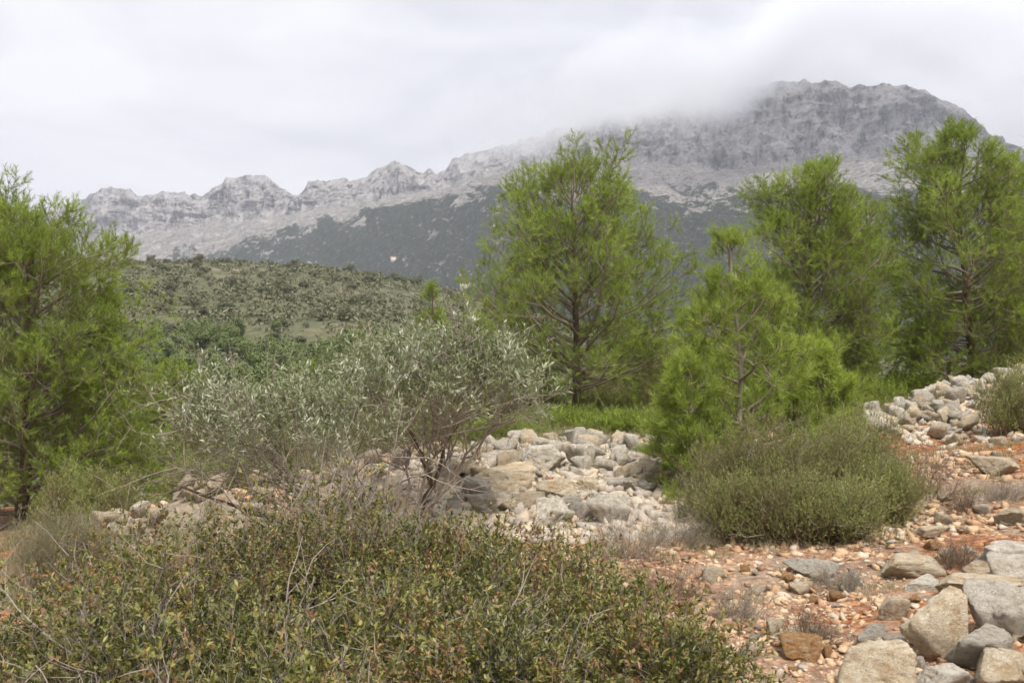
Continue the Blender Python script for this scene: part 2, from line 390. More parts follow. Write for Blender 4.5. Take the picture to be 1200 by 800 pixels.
# ================================================================ mountain range
RPX = [-900,-500,-200,0,60,80,100,112,130,150,160,172,182,190,203,215,225,235,243,250,262,268,290,310,318,325,340,350,356,362,372,385,400,417,430,442,455,463,470,480,491,496,501,507,512,521,526,531,545,585,627,652,680,722,760,800,850,884,900,930,975,1010,1045,1080,1095,1120,1150,1200,1300,1500,1800,2200]
RPY = [330,310,290,262,248,240,233,225,220,221,227,231,230,226,227,225,229,232,229,222,216,210,207,208,213,217,227,232,225,215,213,211,209,211,208,199,195,190,193,199,206,204,199,200,205,203,195,187,182,173,163,153,146,137,128,118,110,101,99,97,98,102,102,109,117,132,152,190,235,270,300,320]
FPX = [-900,0,150,210,300,400,470,510,560,620,700,760,800,850,900,1000,1090,1200,1500,2200]
FPY = [380,335,318,310,285,262,244,237,230,232,236,232,244,236,232,228,226,228,250,330]
CPX = [-900,0,100,250,300,400,500,600,750,870,930,1000,1040,1100,1200,1500,2200]
CPY = [350,310,284,264,258,244,226,200,193,200,196,188,181,180,188,215,310]
nc = 1500
pxs = np.concatenate([np.linspace(-850, 30, 200, endpoint=False), np.linspace(30, 1230, nc - 400, endpoint=False), np.linspace(1230, 2150, 200)])
D = np.interp(pxs, [-900, 80, 500, 700, 1000, 1300, 2200], [3500, 3300, 2950, 2600, 2350, 2350, 2600])
rp, fp, cp = np.interp(pxs, RPX, RPY), np.interp(pxs, FPX, FPY), np.interp(pxs, CPX, CPY)
zof = lambda py, d: EYE + (400 - py) / F * d
Wd = np.interp(pxs, [80, 600], [1100, 1400])
Db, Df, Dc = D - Wd, D - 0.50 * Wd, D - 0.13 * Wd
zb, zf, zc, zr = np.full(nc, -14.), zof(fp, Df), zof(cp, Dc), zof(rp, D)
zc = np.minimum(zc, zr - 25); zf = np.minimum(zf, zc - 20)
segs = [(Db, Df, zb, zf, 150), (Df, Dc, zf, zc, 120), (Dc, D, zc, zr, 190)]
rowsY, rowsZ, zoneF, zoneC, TT = [], [], [], [], []
for k, (d0, d1, z0, z1, n) in enumerate(segs):
    t = np.linspace(0, 1, n, endpoint=(k == 2))[:, None]
    tz = t if k else t ** 1.25
    rowsY.append(d0 + (d1 - d0) * t); rowsZ.append(z0 + (z1 - z0) * tz)
    TT.append(np.broadcast_to(k + t, (n, nc)))
Yb = np.concatenate(rowsY); Zb = np.concatenate(rowsZ); T = np.concatenate(TT)
Xb = (pxs - 600)[None] / F * D[None] * (0.0 + Yb / D[None])
cliffw = sstep(1.85, 2.1, T + 0.25 * fbm(Xb / 60, Zb / 60, oct=4, seed=5)); cliffw_g = sstep(1.65, 2.45, T)
topf = sstep(3.0, 2.75, T)
gully = fbm((Xb + 0.5 * Zb + 40 * fbm(Xb / 200, Zb / 200, oct=2, seed=2)) / 85, Zb / 420 + Yb / 900, oct=5, seed=41, ridged=True)
flute = fbm(Xb / 42, Zb / 170, Yb / 300, oct=5, seed=51, ridged=True, gain=0.6)
block = fbm(Xb / 130, Zb / 110, oct=5, seed=61, gain=0.58)
ledge = fbm(Xb / 240, Zb / 22 + Xb / 300, oct=3, seed=71)
env = sstep(0.0, 0.35, T)
Yn = Yb - cliffw_g * (60 * flute + 60 * block + 18 * ledge) * (0.35 + 0.65 * topf)
Zn = Zb + (1 - cliffw_g) * env * (16 * gully + 12 * fbm(Xb / 50, Yb / 50, oct=5, seed=81)) + cliffw_g * 5 * fbm(Xb / 22, Zb / 22, oct=3, seed=91)
Zn += sstep(1.5, 0.8, T) * env * 3.5 * np.abs(fbm(Xb / 7, Yb / 7, oct=2, seed=95))
ridge_j = 9 * fbm(Xb / 38, Xb * 0, oct=4, seed=99, ridged=True) * sstep(2.7, 3.0, T)
Zn += ridge_j
forest = sstep(1.25, 0.80, T + 0.30 * fbm(Xb / 90 + Zb / 120, Zb / 60, oct=5, seed=103, gain=0.6))
# pine woods creeping up gullies, bare rock showing in the woods
forest = np.clip(forest + sstep(0.15, 0.4, fbm((Xb + Zb) / 45, Zb / 90, oct=4, seed=107)) * sstep(1.75, 1.2, T) * 0.8
                 - sstep(0.28, 0.42, fbm((Xb - 1.2 * Zb) / 60, Zb / 25, oct=4, seed=109)) * 0.9 * sstep(0.3, .9, T), 0, 1)
back = np.stack([Xb[-1], Yn[-1] + 500, Zn[-1] - 420], -1)[None]
Vm = np.concatenate([np.stack([Xb, Yn, Zn], -1), back]).reshape(-1, 3)
f_at = np.concatenate([forest, forest[-1:]]).ravel(); c_at = np.concatenate([cliffw, cliffw[-1:]]).ravel()
me = mesh_np('mountain', Vm, grid_faces(Xb.shape[0] + 1, nc), mountain_mat(), {'forest': f_at, 'cliff': c_at}, True)
link('mountain', me, kind='structure')

# ================================================================ rocks
ICO = {}
def ico(sub):
    if sub not in ICO:
        bm = bmesh.new(); bmesh.ops.create_icosphere(bm, subdivisions=sub, radius=1)
        ICO[sub] = (np.array([v.co[:] for v in bm.verts]), np.array([[v.index for v in f.verts] for f in bm.faces])); bm.free()
    return ICO[sub]
def rock_shape(sub, seed, planes=11, rough=0.07, sharp=70, flat=None):
    """convex-ish block: soft intersection of random half-spaces, then weathered by noise. Fits in a unit half-size box"""
    rg = np.random.default_rng(seed); v, f = ico(sub)
    n = nrm(rg.normal(size=(planes, 3))); n = np.concatenate([n, [[0, 0, 1.0], [0, 0, -1]]]); d = np.concatenate([0.5 + 0.45 * rg.random(planes), [.62, .62]])
    c = np.maximum(v @ n.T, 1e-3) / d
    r = 1 / (np.sum(c ** sharp, 1) ** (1 / sharp))
    p = v * r[:, None]
    o = rg.random(3) * 50
    q = p * 1.6 + o; nz = fbm(q[:, 0], q[:, 1], q[:, 2], oct=5, seed=seed % 97, gain=0.55)
    q = p * 3.2 + o; rz = fbm(q[:, 0], q[:, 1], q[:, 2], oct=3, seed=seed % 89, ridged=True)
    q = p * 2.1 + o + 3; w = 0.35 * vnoise(q[:, 0] * 2, q[:, 1] * 2, q[:, 2] * 2, 5)
    ck = 1 - np.abs(vnoise(q[:, 0] + w, q[:, 1] * 1.3 + w, q[:, 2] * 2.2 + w, seed % 61)); ck = np.clip((ck - 0.86) / 0.14, 0, 1) ** 1.5
    p = p * (1 + rough * 1.5 * nz + rough * 0.8 * np.minimum(rz, 0.2) - (rough * 1.1 * ck if sub > 3 else 0))[:, None]
    lo, hi = p.min(0), p.max(0)
    return (p - (lo + hi) / 2) / ((hi - lo) / 2), f
def rock_mesh(name, sub, seed, m, smooth=True, **k):
    p, f = rock_shape(sub, seed, **k); return mesh_np(name, p, f, m, smooth=smooth)
def place_rock(name, me, c, half, rot, label, cat='rock', group=None, tilt=(0, 0)):
    o = link(name, me, loc=c, label=label, category=cat, group=group)
    o.rotation_euler = (tilt[0], tilt[1], rot); o.scale = half; return o
def px_rock(x0, y0, x1, y1, m, label, seed, sub=5, dfac=0.9, rot=0, tilt=(0, 0), group='boulders heaped at the edge of the path', bury=0.12, dist=None, **k):
    """a boulder whose silhouette spans the given photo box and which rests on the ground there"""
    cx = (x0 + x1) / 2
    h = ray_hit(cx, y1 - 2) if dist is None else at(cx, dist)
    d0 = h[1]; hw = (x1 - x0) / 2 / F * d0 * 1.03
    hd = hw * dfac; dc = d0 + hd * 0.55
    hw = (x1 - x0) / 2 / F * dc * 1.03
    slope = (EYE - h[2]) / dc                                  # what the tilted view adds through depth
    vis = (y1 - y0) / F * dc
    hh = max((vis - 0.9 * hd * slope) / 2, 0.28 * hw) * 1.05
    x = (cx - 600) / F * dc
    z = EYE + (400 - (y0 + y1) / 2) / F * dc
    gz = float(G(x, dc)); z = min(z, gz + hh * (1 - bury)) if dist is None else z
    me = rock_mesh('boulder', sub, seed, m, **k)
    return place_rock('boulder', me, (x, dc, z), (hw, hd, hh), rot, label, 'boulder', group, tilt)
g_, c_, o_ = M['rock_grey'], M['rock_cream'], M['rock_orange']
B = [
 (1027,646,1105,678,c_,'cream wedge-shaped boulder lying alone on red soil right of the dark green bush',101,dict(sharp=30)),
 (925,653,977,680,g_,'pale grey two-humped stone just in front of the dark green bush',102,dict()),
 (1048,694,1132,775,c_,'large tan slab standing on edge in the boulder heap beside the path',103,dict(planes=9,sharp=34)),
 (985,752,1066,812,c_,'tan and grey block cut by the bottom edge, nearest the path in the heap',104,dict(planes=8,sharp=34)),
 (1106,674,1190,700,c_,'long low cream stone lying behind the big grey boulder of the heap',105,dict()),
 (1140,684,1212,752,g_,'big rough pale grey boulder at the photo edge, beside the tan slab',106,dict(rough=.09)),
 (1104,734,1176,790,g_,'smooth grey boulder with dark hollow side in the middle of the heap',107,dict(planes=8)),
 (1066,771,1146,812,g_,'grey pointed fin-like stone at the bottom of the heap',108,dict(planes=7,sharp=40)),
 (1141,761,1215,812,c_,'rounded cream boulder in the bottom corner of the heap',109,dict(sharp=14)),
 (1142,630,1212,668,g_,'pitted pale grey rock, uppermost of the boulder heap',110,dict(rough=.12)),
 (1155,650,1215,692,g_,'bluish grey angular boulder leaning in front of the pitted rock',111,dict(planes=8)),
 (915,742,962,776,o_,'orange stained stone with a hollow face on the stony path',112,dict(rough=.1)),
 (897,739,958,753,c_,'thin flat cream slab lying against the orange stone',113,dict()),
 (1143,534,1190,560,c_,'broad cream slab on the slope below the dry-stone wall end',114,dict()),
 (1074,615,1112,634,c_,'tan stone on red earth above the wedge-shaped boulder',115,dict()),
 (1168,596,1204,618,c_,'tan rounded stone at the photo edge above the boulder heap',116,dict()),
 (1050,676,1100,694,g_,'small grey stone between the cream wedge boulder and the tan slab',117,dict()),
 (1128,655,1162,676,c_,'small cream stone behind the end of the long low stone of the heap',119,dict()),
 (1092,742,1116,766,g_,'small grey stone filling the gap under the large tan slab',120,dict()),
 (1120,700,1146,722,o_,'small rusty stone in the red gap between the tan slab and the big grey boulder',121,dict()),
 (1030,697,1062,728,c_,'small ochre stone wedged against the tan slab from the path side',118,dict()),
]
for (x0, y0, x1, y1, m_, lab, sd_, kw) in B:
    gx, gy = ((x1 - x0) * .05, (y1 - y0) * .04) if 103 <= sd_ <= 111 else (0, 0)
    px_rock(x0 - gx, y0 - gy, x1 + gx, y1 + gy, m_, lab, sd_, dfac=0.85 + 0.35 * ((sd_ * 7) % 5) / 5, rot=((sd_ * 37) % 20 - 10) / 60, **kw)
# the tumbled pile: large blocks
Pg = 'large blocks of the rock pile'
B2 = [
 (609,519,661,556,g_,'tall squared grey block with a shadowed underside at the back of the rock pile',201),
 (546,542,626,582,c_,'broad fissured pale dome of rock on the left half of the rock pile',238),
 (624,582,674,622,g_,'rounded grey-brown boulder at the front centre of the rock pile',203),
 (687,577,738,620,g_,'pale sloping boulder at the front of the pile beside small rubble',204),
 (630,560,680,588,c_,'overhanging tan rock with a dark hollow beneath it in the middle of the pile',205),
 (663,557,708,580,c_,'smooth light slab lying over the middle of the rock pile',206),
 (727,538,782,568,c_,'large cream boulder at the right rear of the rock pile',207),
 (658,517,698,553,g_,'grey slanting block beside the tall squared block of the pile',208),
 (662,503,692,519,g_,'thin flat stone capping the back of the rock pile',209),
 (584,580,628,604,c_,'low cream block in front of the fissured dome',210),
 (544,577,584,608,g_,'grey-brown block at the front left of the rock pile above the shrub tops',211),
 (498,552,542,578,c_,'cream block with a yellow lichen spot beside the olive trunk',212),
 (784,541,812,562,g_,'small bluish grey block at the right end of the rock pile',213),
 (506,577,546,600,g_,'grey stone behind the shrub tops at the foot of the olive trunk',214),
 (570,527,612,548,g_,'pale grey slab at the back left of the pile beneath the green strip',215),
 (705,560,745,580,g_,'flat grey stone between the smooth slab and the cream boulder',216),
]
for (x0, y0, x1, y1, m_, lab, sd_) in B2:
    px_rock(x0, y0, x1, y1, m_, lab, sd_, sub=5, dfac=0.9, rot=((sd_ * 53) % 30 - 15) / 50, group=Pg, bury=0.3, rough=0.12, planes=8, sharp=80)

# medium stones: shared shapes, placed one by one
protos = {}
for nm, m_ in (('g', g_), ('c', c_), ('o', o_)):
    protos[nm] = [rock_mesh('stone', 3, 300 + i + 40 * 'gco'.index(nm), m_, rough=0.15, planes=7, sharp=90, smooth=False) for i in range(12 if nm != 'o' else 5)]
def stones(pts, sizes, kinds, label, group, name='stone', sink=0.3, lift=0.0, rg=rng):
    for p, s, k in zip(pts, sizes, kinds):
        ml = protos[k]; me = ml[rg.integers(len(ml))]
        h = s * np.array([1, 0.75 + 0.4 * rg.random(), 0.5 + 0.35 * rg.random()])
        z = float(G(p[0], p[1])) + h[2] * (1 - sink) + lift * rg.random()
        place_rock(name, me, (p[0], p[1], z), h, rg.random() * 6.28, label, 'stone', group, (rg.normal() * .25, rg.normal() * .25))
# wall at the right: courses tumbled over its bank
rg = np.random.default_rng(5)
t = np.concatenate([rg.random(205), rg.random(25) * 0.2]); wx = WALL[0] + (WALL[2] - WALL[0]) * t; wy = WALL[1] + (WALL[3] - WALL[1]) * t
ndir = nrm(np.array([WALL[3] - WALL[1], -(WALL[2] - WALL[0])]))     # towards the camera side
off = rg.normal(size=len(t)) * 0.42 + 0.15
pts = np.stack([wx + ndir[0] * off, wy + ndir[1] * off], 1)
sz = 0.065 + 0.10 * rg.random(len(t)) ** 1.5
stones(pts, sz, rg.choice(['g', 'g', 'g', 'c'], len(t)), 'rough pale grey limestone in the tumbled dry-stone wall below the right-hand pines', 'stones of the dry-stone wall', name='wall_stone', sink=0.1, lift=0.07, rg=rg)
# loose stones over the pile
n = 165; a = rg.random(n) * 6.28; r_ = np.sqrt(rg.random(n))
pts = np.stack([PILE[0] + 0.35 + 2.05 * r_ * np.cos(a), PILE[1] - 0.1 + 2.6 * r_ * np.sin(a)], 1)
stones(pts, 0.06 + 0.10 * rg.random(n) ** 1.5, rg.choice(['g', 'g', 'g', 'c'], n), 'fist-sized to head-sized loose limestone scattered over the rock pile', 'loose stones on the rock pile', sink=0.25, lift=0.04, rg=rg)
# old terrace edge running left behind the shrubs
n = 68; t = rg.random(n)
pts = np.stack([-4.7 + 4.4 * t + rg.normal(size=n) * .1, 10.4 + rg.normal(size=n) * 0.36], 1)
stones(pts, 0.05 + 0.075 * rg.random(n), rg.choice(['g', 'c', 'c'], n), 'whitish stone of the old terrace edge showing behind the olives', 'stones of the terrace edge', name='wall_stone', sink=0.1, lift=0.08, rg=rg)
# stones lying about the path and slope at the right
n = 132; pp = []
while len(pp) < n:
    px = 760 + 460 * rg.random(); py = 500 + 300 * rg.random() ** 1.0
    if py < 690 - (px - 700) * 0.55: continue
    if px < 1080 and py < 640 + (0 if px < 830 else 0): 
        if not (px > 1040): continue
    h = ray_hit(px, py); pp.append(h[:2])
pp = np.array(pp)
sz = 0.02 + 0.065 * rg.random(n) ** 2.2; sz *= np.clip(pp[:, 1] / 6, 0.8, 1.8)
stones(pp, sz, rg.choice(['c', 'c', 'g', 'o'], n), 'loose stone on the red stony slope and path', 'loose stones on the slope', sink=0.35, rg=rg)

# gravel: thousands of chips, one object
gm, gnt, go = mat('gravel')
gc = ramp(gnt, attr(gnt, 'v'), [(0, (.20, .075, .03)), (.22, (.40, .20, .085)), (.45, (.54, .36, .19)), (.66, (.60, .49, .34)), (.82, (.50, .45, .37)), (1, (.36, .325, .28))])
gp = N(gnt, 'ShaderNodeNewGeometry').outputs['Position']; gn = noise(gnt, gp, 60, 5, .6)
gc = mixc(gnt, 0.35, gc, ramp(gnt, gn, [(.3, (.2, .12, .08)), (.7, (.6, .5, .4))]))
gpr = N(gnt, 'ShaderNodeBsdfPrincipled', inp={'Base Color': gc, 'Roughness': .95, 'Specular IOR Level': .15, 'Normal': N(gnt, 'ShaderNodeBump', inp={'Height': gn, 'Strength': .5, 'Distance': .01}).outputs[0]})
gnt.links.new(gpr.outputs[0], go.inputs[0])
def gravel(n, xy, size, vfun, name, rg, sub=1):
    base = []
    for i in range(12):
        p, f = rock_shape(sub, 700 + i, planes=6, rough=0.05, sharp=60); base.append(p * (.68 + .5 * np.random.default_rng(i).random((len(p), 1))))
    base = np.array(base); nv = base.shape[1]
    k = rg.integers(12, size=n); P = base[k]
    sc = size[:, None] * np.stack([np.ones(n), .5 + .5 * rg.random(n), .22 + .4 * rg.random(n)], 1)
    P = P * sc[:, None] * 1.12
    a = rg.random(n) * 6.28; ca, sa = np.cos(a)[:, None], np.sin(a)[:, None]
    b = rg.normal(size=n) * .5; cb, sb = np.cos(b)[:, None], np.sin(b)[:, None]
    X, Y, Z = P[..., 0], P[..., 1], P[..., 2]
    Y, Z = Y * cb - Z * sb, Y * sb + Z * cb
    X, Y = X * ca - Y * sa, X * sa + Y * ca
    zz = G(xy[:, 0], xy[:, 1]) + sc[:, 2] * .25
    Vv = np.stack([X + xy[:, :1], Y + xy[:, 1:], Z + zz[:, None]], -1).reshape(-1, 3)
    Fc = (f[None] + (np.arange(n) * nv)[:, None, None]).reshape(-1, 3)
    return Vv, Fc, np.repeat(vfun, len(f))
n = 24000
u = rg.random((n * 3, 2)); yy = 3.6 * (17 / 3.6) ** u[:, 0]; xx = (u[:, 1] * 1100 + 150 - 600) / F * yy
pxn = 600 + F * xx / yy; dens = fbm(xx * 1.1, yy * 1.1, oct=3, seed=77)
keep = (rg.random(n * 3) < 0.62 + 1.2 * dens) & ((pxn > 560) | (yy > 8)) & ((pxn > 400) | (yy > 9.5))
xy = np.stack([xx, yy], 1)[keep][:n]; n = len(xy)
dw, _t = seg(xy[:, 0], xy[:, 1], *WALL)
sz = (0.0055 + 0.034 * rg.random(n) ** 3.4) * np.clip(xy[:, 1] / 5.5, .8, 2.4)
e = ((xy[:, 0] - PILE[0]) / 2.2) ** 2 + ((xy[:, 1] - PILE[1]) / 2.6) ** 2
vv = np.clip(0.36 + 0.35 * fbm(xy[:, 0], xy[:, 1], oct=3, seed=12) + 0.22 * rg.normal(size=n) + 0.35 * np.exp(-e) + 0.2 * (dw < 1.2), 0, 1)
Vv, Fc, fa = gravel(n, xy, sz, vv, 'gravel', rg)
link('gravel', mesh_np('gravel', Vv, Fc, gm, {'v': fa}), kind='stuff')
# fine rubble over the pile
n = 11000; a = rg.random(n) * 6.28; r_ = np.sqrt(rg.random(n))
xy = np.stack([PILE[0] + .5 + 2.2 * r_ * np.cos(a), PILE[1] - .5 + 2.9 * r_ * np.sin(a)], 1)
tt = rg.random(3800); oo = rg.normal(size=3800) * .5 + .3
xy[:3800] = np.stack([WALL[0] + (WALL[2] - WALL[0]) * tt + ndir[0] * oo, WALL[1] + (WALL[3] - WALL[1]) * tt + ndir[1] * oo], 1)
Vv, Fc, fa = gravel(n, xy, 0.018 + 0.085 * rg.random(n) ** 2.2, np.clip(.84 + .12 * rg.normal(size=n), 0, 1), 'rubble', rg)
link('rubble', mesh_np('rubble', Vv, Fc, gm, {'v': fa}), kind='stuff')

# ================================================================ plants
def clumpv(P, scale, seed, spread=0.16, bias=0.0, rg=rng):
    return 0.5 + bias + 0.45 * fbm(P[:, 0] * scale, P[:, 1] * scale, P[:, 2] * scale, oct=2, seed=seed) + spread * rg.normal(size=len(P))
def pine(label, loc, H, W, seed, prof, mats=('pine',), nmain=56, nsub=9, ntw=7, s0=0.14, nl=0.085, nw=0.0075, per=20, lean=(0, 0), tr=0.045, twl=0.33, sq=1.0, group=None, upm=0.38, name='pine_tree'):
    rg = np.random.default_rng(seed)
    root = thing(name, label, 'pine tree', loc, 0, group)
    K = 14; t = np.linspace(0, 1, K)
    wob = np.cumsum(rg.normal(size=(K, 2)) * 0.018 * H / 3, 0); wob -= wob[0]
    T = np.stack([wob[:, 0] + lean[0] * t * H, wob[:, 1] + lean[1] * t * H, t * H * 0.97 - 0.15], 1)[None]
    Rt = (tr * H / 5 * 2) * (1 - t) ** 0.85 + 0.008
    v, q = tubes(T, Rt[None], 10)
    link('trunk', mesh_np('trunk', v, q, M['limb' if name != 'pine_tree' else 'bark'], smooth=True), root)
    pf = lambda s: np.interp(s, prof[0], prof[1])
    ang = lambda s: R(82) - R(42) * np.clip((s - s0) / (1 - s0), 0, 1) ** 1.3
    mains, lm, sm = grow(T, nmain, s0, 0.985, lambda i, s: W / 2 * pf(s) * (0.92 + 0.16 * vnoise(s * 6.0 + seed, s * 0 + seed, seed=seed)), ang, upm, 8, rg, 0.11, 0.16, q=1.3)
    kp = (sm < 0.72) | (rg.random(len(sm)) < np.clip(1.25 - 1.6 * (sm - 0.72) / 0.28, 0.35, 1)); mains, lm, sm = mains[kp], lm[kp], sm[kp]
    subs, ls, ss = grow(mains, nsub, 0.22, 1.0, lambda i, s: 0.16 + 0.5 * lm[i] * (1.08 - s), R(50), 0.3, 5, rg, 0.12)
    pm = np.repeat(np.arange(len(mains)), nsub); kp = rg.random(len(subs)) < np.clip(2.6 * lm[pm] / lm.max(), .35, 1); subs = subs[kp]
    tw, lt, st = grow(subs, ntw, 0.3, 1.0, lambda i, s: twl * (0.55 + 0.45 * (1 - s)) + 0 * s, R(52), 0.55, 4, rg, 0.16)
    parts = [tubes(mains, taper(len(mains), 8, 0.012 + 0.018 * lm / max(W / 2, .1) * W / 3.5, 0.006), 5), tubes(subs, taper(len(subs), 5, 0.0065, 0.003), 3), tubes(tw, taper(len(tw), 4, 0.0035, 0.002), 3)]
    v, fs = merge(parts)
    link('limbs', mesh_np('limbs', v, fs, M['limb']), root)
    # shoots: needles round the outer part of each twig and at the tips of the limbs
    ends = []
    for P_ in (tw, subs[:, -3:], mains[:, -3:]):
        a, b = P_[:, -2], P_[:, -1]; d = nrm(b - a + [0, 0, 0.3 * np.linalg.norm(b - a, axis=1).mean()])
        ends.append((b, d, np.full(len(b), 1.0)))
        ends.append((P_[:, -2], d, np.full(len(b), 0.8)))
    pos = np.concatenate([e[0] for e in ends]); d = np.concatenate([e[1] for e in ends])
    if sq != 1.0: pass
    n = len(pos)
    al = rg.random((n, per)) * 1.15 * nl
    P0 = pos[:, None] - d[:, None] * (nl * 0.75) + d[:, None] * al[..., None]
    rd = rg.normal(size=(n, per, 3)); rd -= d[:, None] * np.sum(rd * d[:, None], -1, keepdims=True); rd = nrm(rd)
    dd = d[:, None] * 0.85 + rd * 0.75
    v, f = needles(P0.reshape(-1, 3), dd.reshape(-1, 3), nl * (0.75 + 0.4 * rg.random(n * per)), nw, rg)
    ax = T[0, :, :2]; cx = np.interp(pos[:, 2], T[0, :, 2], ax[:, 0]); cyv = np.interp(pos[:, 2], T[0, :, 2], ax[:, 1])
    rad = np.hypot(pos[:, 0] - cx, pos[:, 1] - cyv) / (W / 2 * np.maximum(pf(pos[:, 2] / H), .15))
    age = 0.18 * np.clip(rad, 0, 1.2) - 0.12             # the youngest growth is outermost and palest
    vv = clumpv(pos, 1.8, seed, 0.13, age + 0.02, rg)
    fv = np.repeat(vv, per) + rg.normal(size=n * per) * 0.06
    link('crown', mesh_np('crown', v, f, M[mats[0]], {'v': np.clip(fv, 0, 1)}), root)
    return root
broad = ([0, .12, .3, .5, .7, .85, .95, 1], [.5, .75, 1.0, 1.0, .78, .5, .28, .12])
slim = ([0, .15, .35, .55, .75, .9, 1], [.6, .85, 1.0, .92, .7, .38, .12])
def pine_at(px, top, d, wpx, label, seed, base=None, **k):
    b = at(px, d); H = ztop(top, d) - b[2]
    return pine(label, b, H, wpx / F * d, seed, **k)
pine_at(674, 200, 18.5, 325, 'airy broad-crowned green pine standing alone in the middle, bare dark lower trunk', 1, prof=broad, nmain=80, nsub=10, s0=0.15, upm=0.5, per=15)
pine_at(28, 226, 15, 345, 'big dense pine filling the left edge of the photo, forked dark trunk', 2, prof=([0,.1,.25,.45,.65,.8,.9,1],[.85,.95,1,1,.8,.52,.3,.12]), nmain=110, nsub=11, ntw=7, s0=0.05, upm=0.3, per=15)
pine_at(955, 190, 19, 225, 'rounded dense green pine behind the young pale one', 3, prof=slim, nmain=86, nsub=10, s0=0.1, per=15)
pine_at(1140, 150, 19.5, 240, 'tallest dark green pine above the end of the dry-stone wall', 4, prof=slim, nmain=98, nsub=10, s0=0.1, per=15)
pine_at(1235, 168, 22, 190, 'pine cut by the right edge of the photo behind the tallest one', 5, prof=slim, nmain=80, nsub=9, s0=0.06, per=18)
pine_at(1022, 215, 26, 110, 'slender paler pine peeking out from behind the rounded pine', 6, prof=slim, nmain=44, nsub=8, ntw=6, per=16)
pine_at(868, 254, 10.3, 178, 'young pale green pine with twisted grey branches above the dark bush', 7, prof=([0,.2,.35,.5,.65,.8,.9,1],[1.1,1.2,1.1,.95,.6,.36,.24,.12]), mats=('pine_young',), nmain=34, nsub=7, ntw=5, s0=0.02, upm=.28, nl=0.085, nw=0.0055, per=22, tr=0.03, twl=0.2, name='young_pine')
pine_at(815, 408, 9.6, 90, 'small pine sapling at the left foot of the young pale pine', 17, mats=('pine_young',), prof=slim, nmain=20, nsub=6, ntw=5, s0=0.02, per=20, nw=.0055, tr=.03, twl=.16, name='pine_sapling')
pine_at(960, 385, 10.6, 95, 'pointed pine sapling at the right foot of the young pale pine', 18, mats=('pine_young',), prof=slim, nmain=22, nsub=6, ntw=5, s0=0.02, per=20, nw=.0055, tr=.03, twl=.16, name='pine_sapling')
pine_at(745, 385, 24, 120, 'bushy pine half hidden behind the crown of the middle pine', 8, prof=slim, nmain=36, nsub=7, ntw=6, s0=0.05, per=16)
pine_at(205, 428, 19, 130, 'small pine growing between the big left pine and the olive', 9, prof=slim, nmain=34, nsub=7, ntw=6, s0=0.05, per=18)
pine_at(512, 325, 33, 60, 'thin-topped yellow green pine rising above the olive crown', 10, mats=('pine_young',), prof=slim, nmain=34, nsub=6, ntw=5, s0=.1, per=14, nw=.012, nl=.11)
pine_at(560, 350, 33, 75, 'low rounded yellow green pine just left of the middle pine', 12, mats=('pine_young',), prof=slim, nmain=34, nsub=6, ntw=5, s0=.1, per=14, nw=.012, nl=.11)
pine_at(430, 372, 36, 75, 'small yellow green pine in the hollow behind the olive leaves', 13, mats=('pine_young',), prof=slim, nmain=30, nsub=6, ntw=5, s0=.1, per=14, nw=.012, nl=.11)
pine_at(355, 420, 34, 80, 'small green pine in the hollow seen through the left olive', 14, prof=slim, nmain=30, nsub=6, ntw=5, s0=.1, per=14, nw=.012, nl=.11)
pine_at(850, 330, 27, 120, 'dark bushy pine behind the top of the young pale pine', 16, prof=slim, nmain=40, nsub=7, ntw=6, s0=.06, per=16)

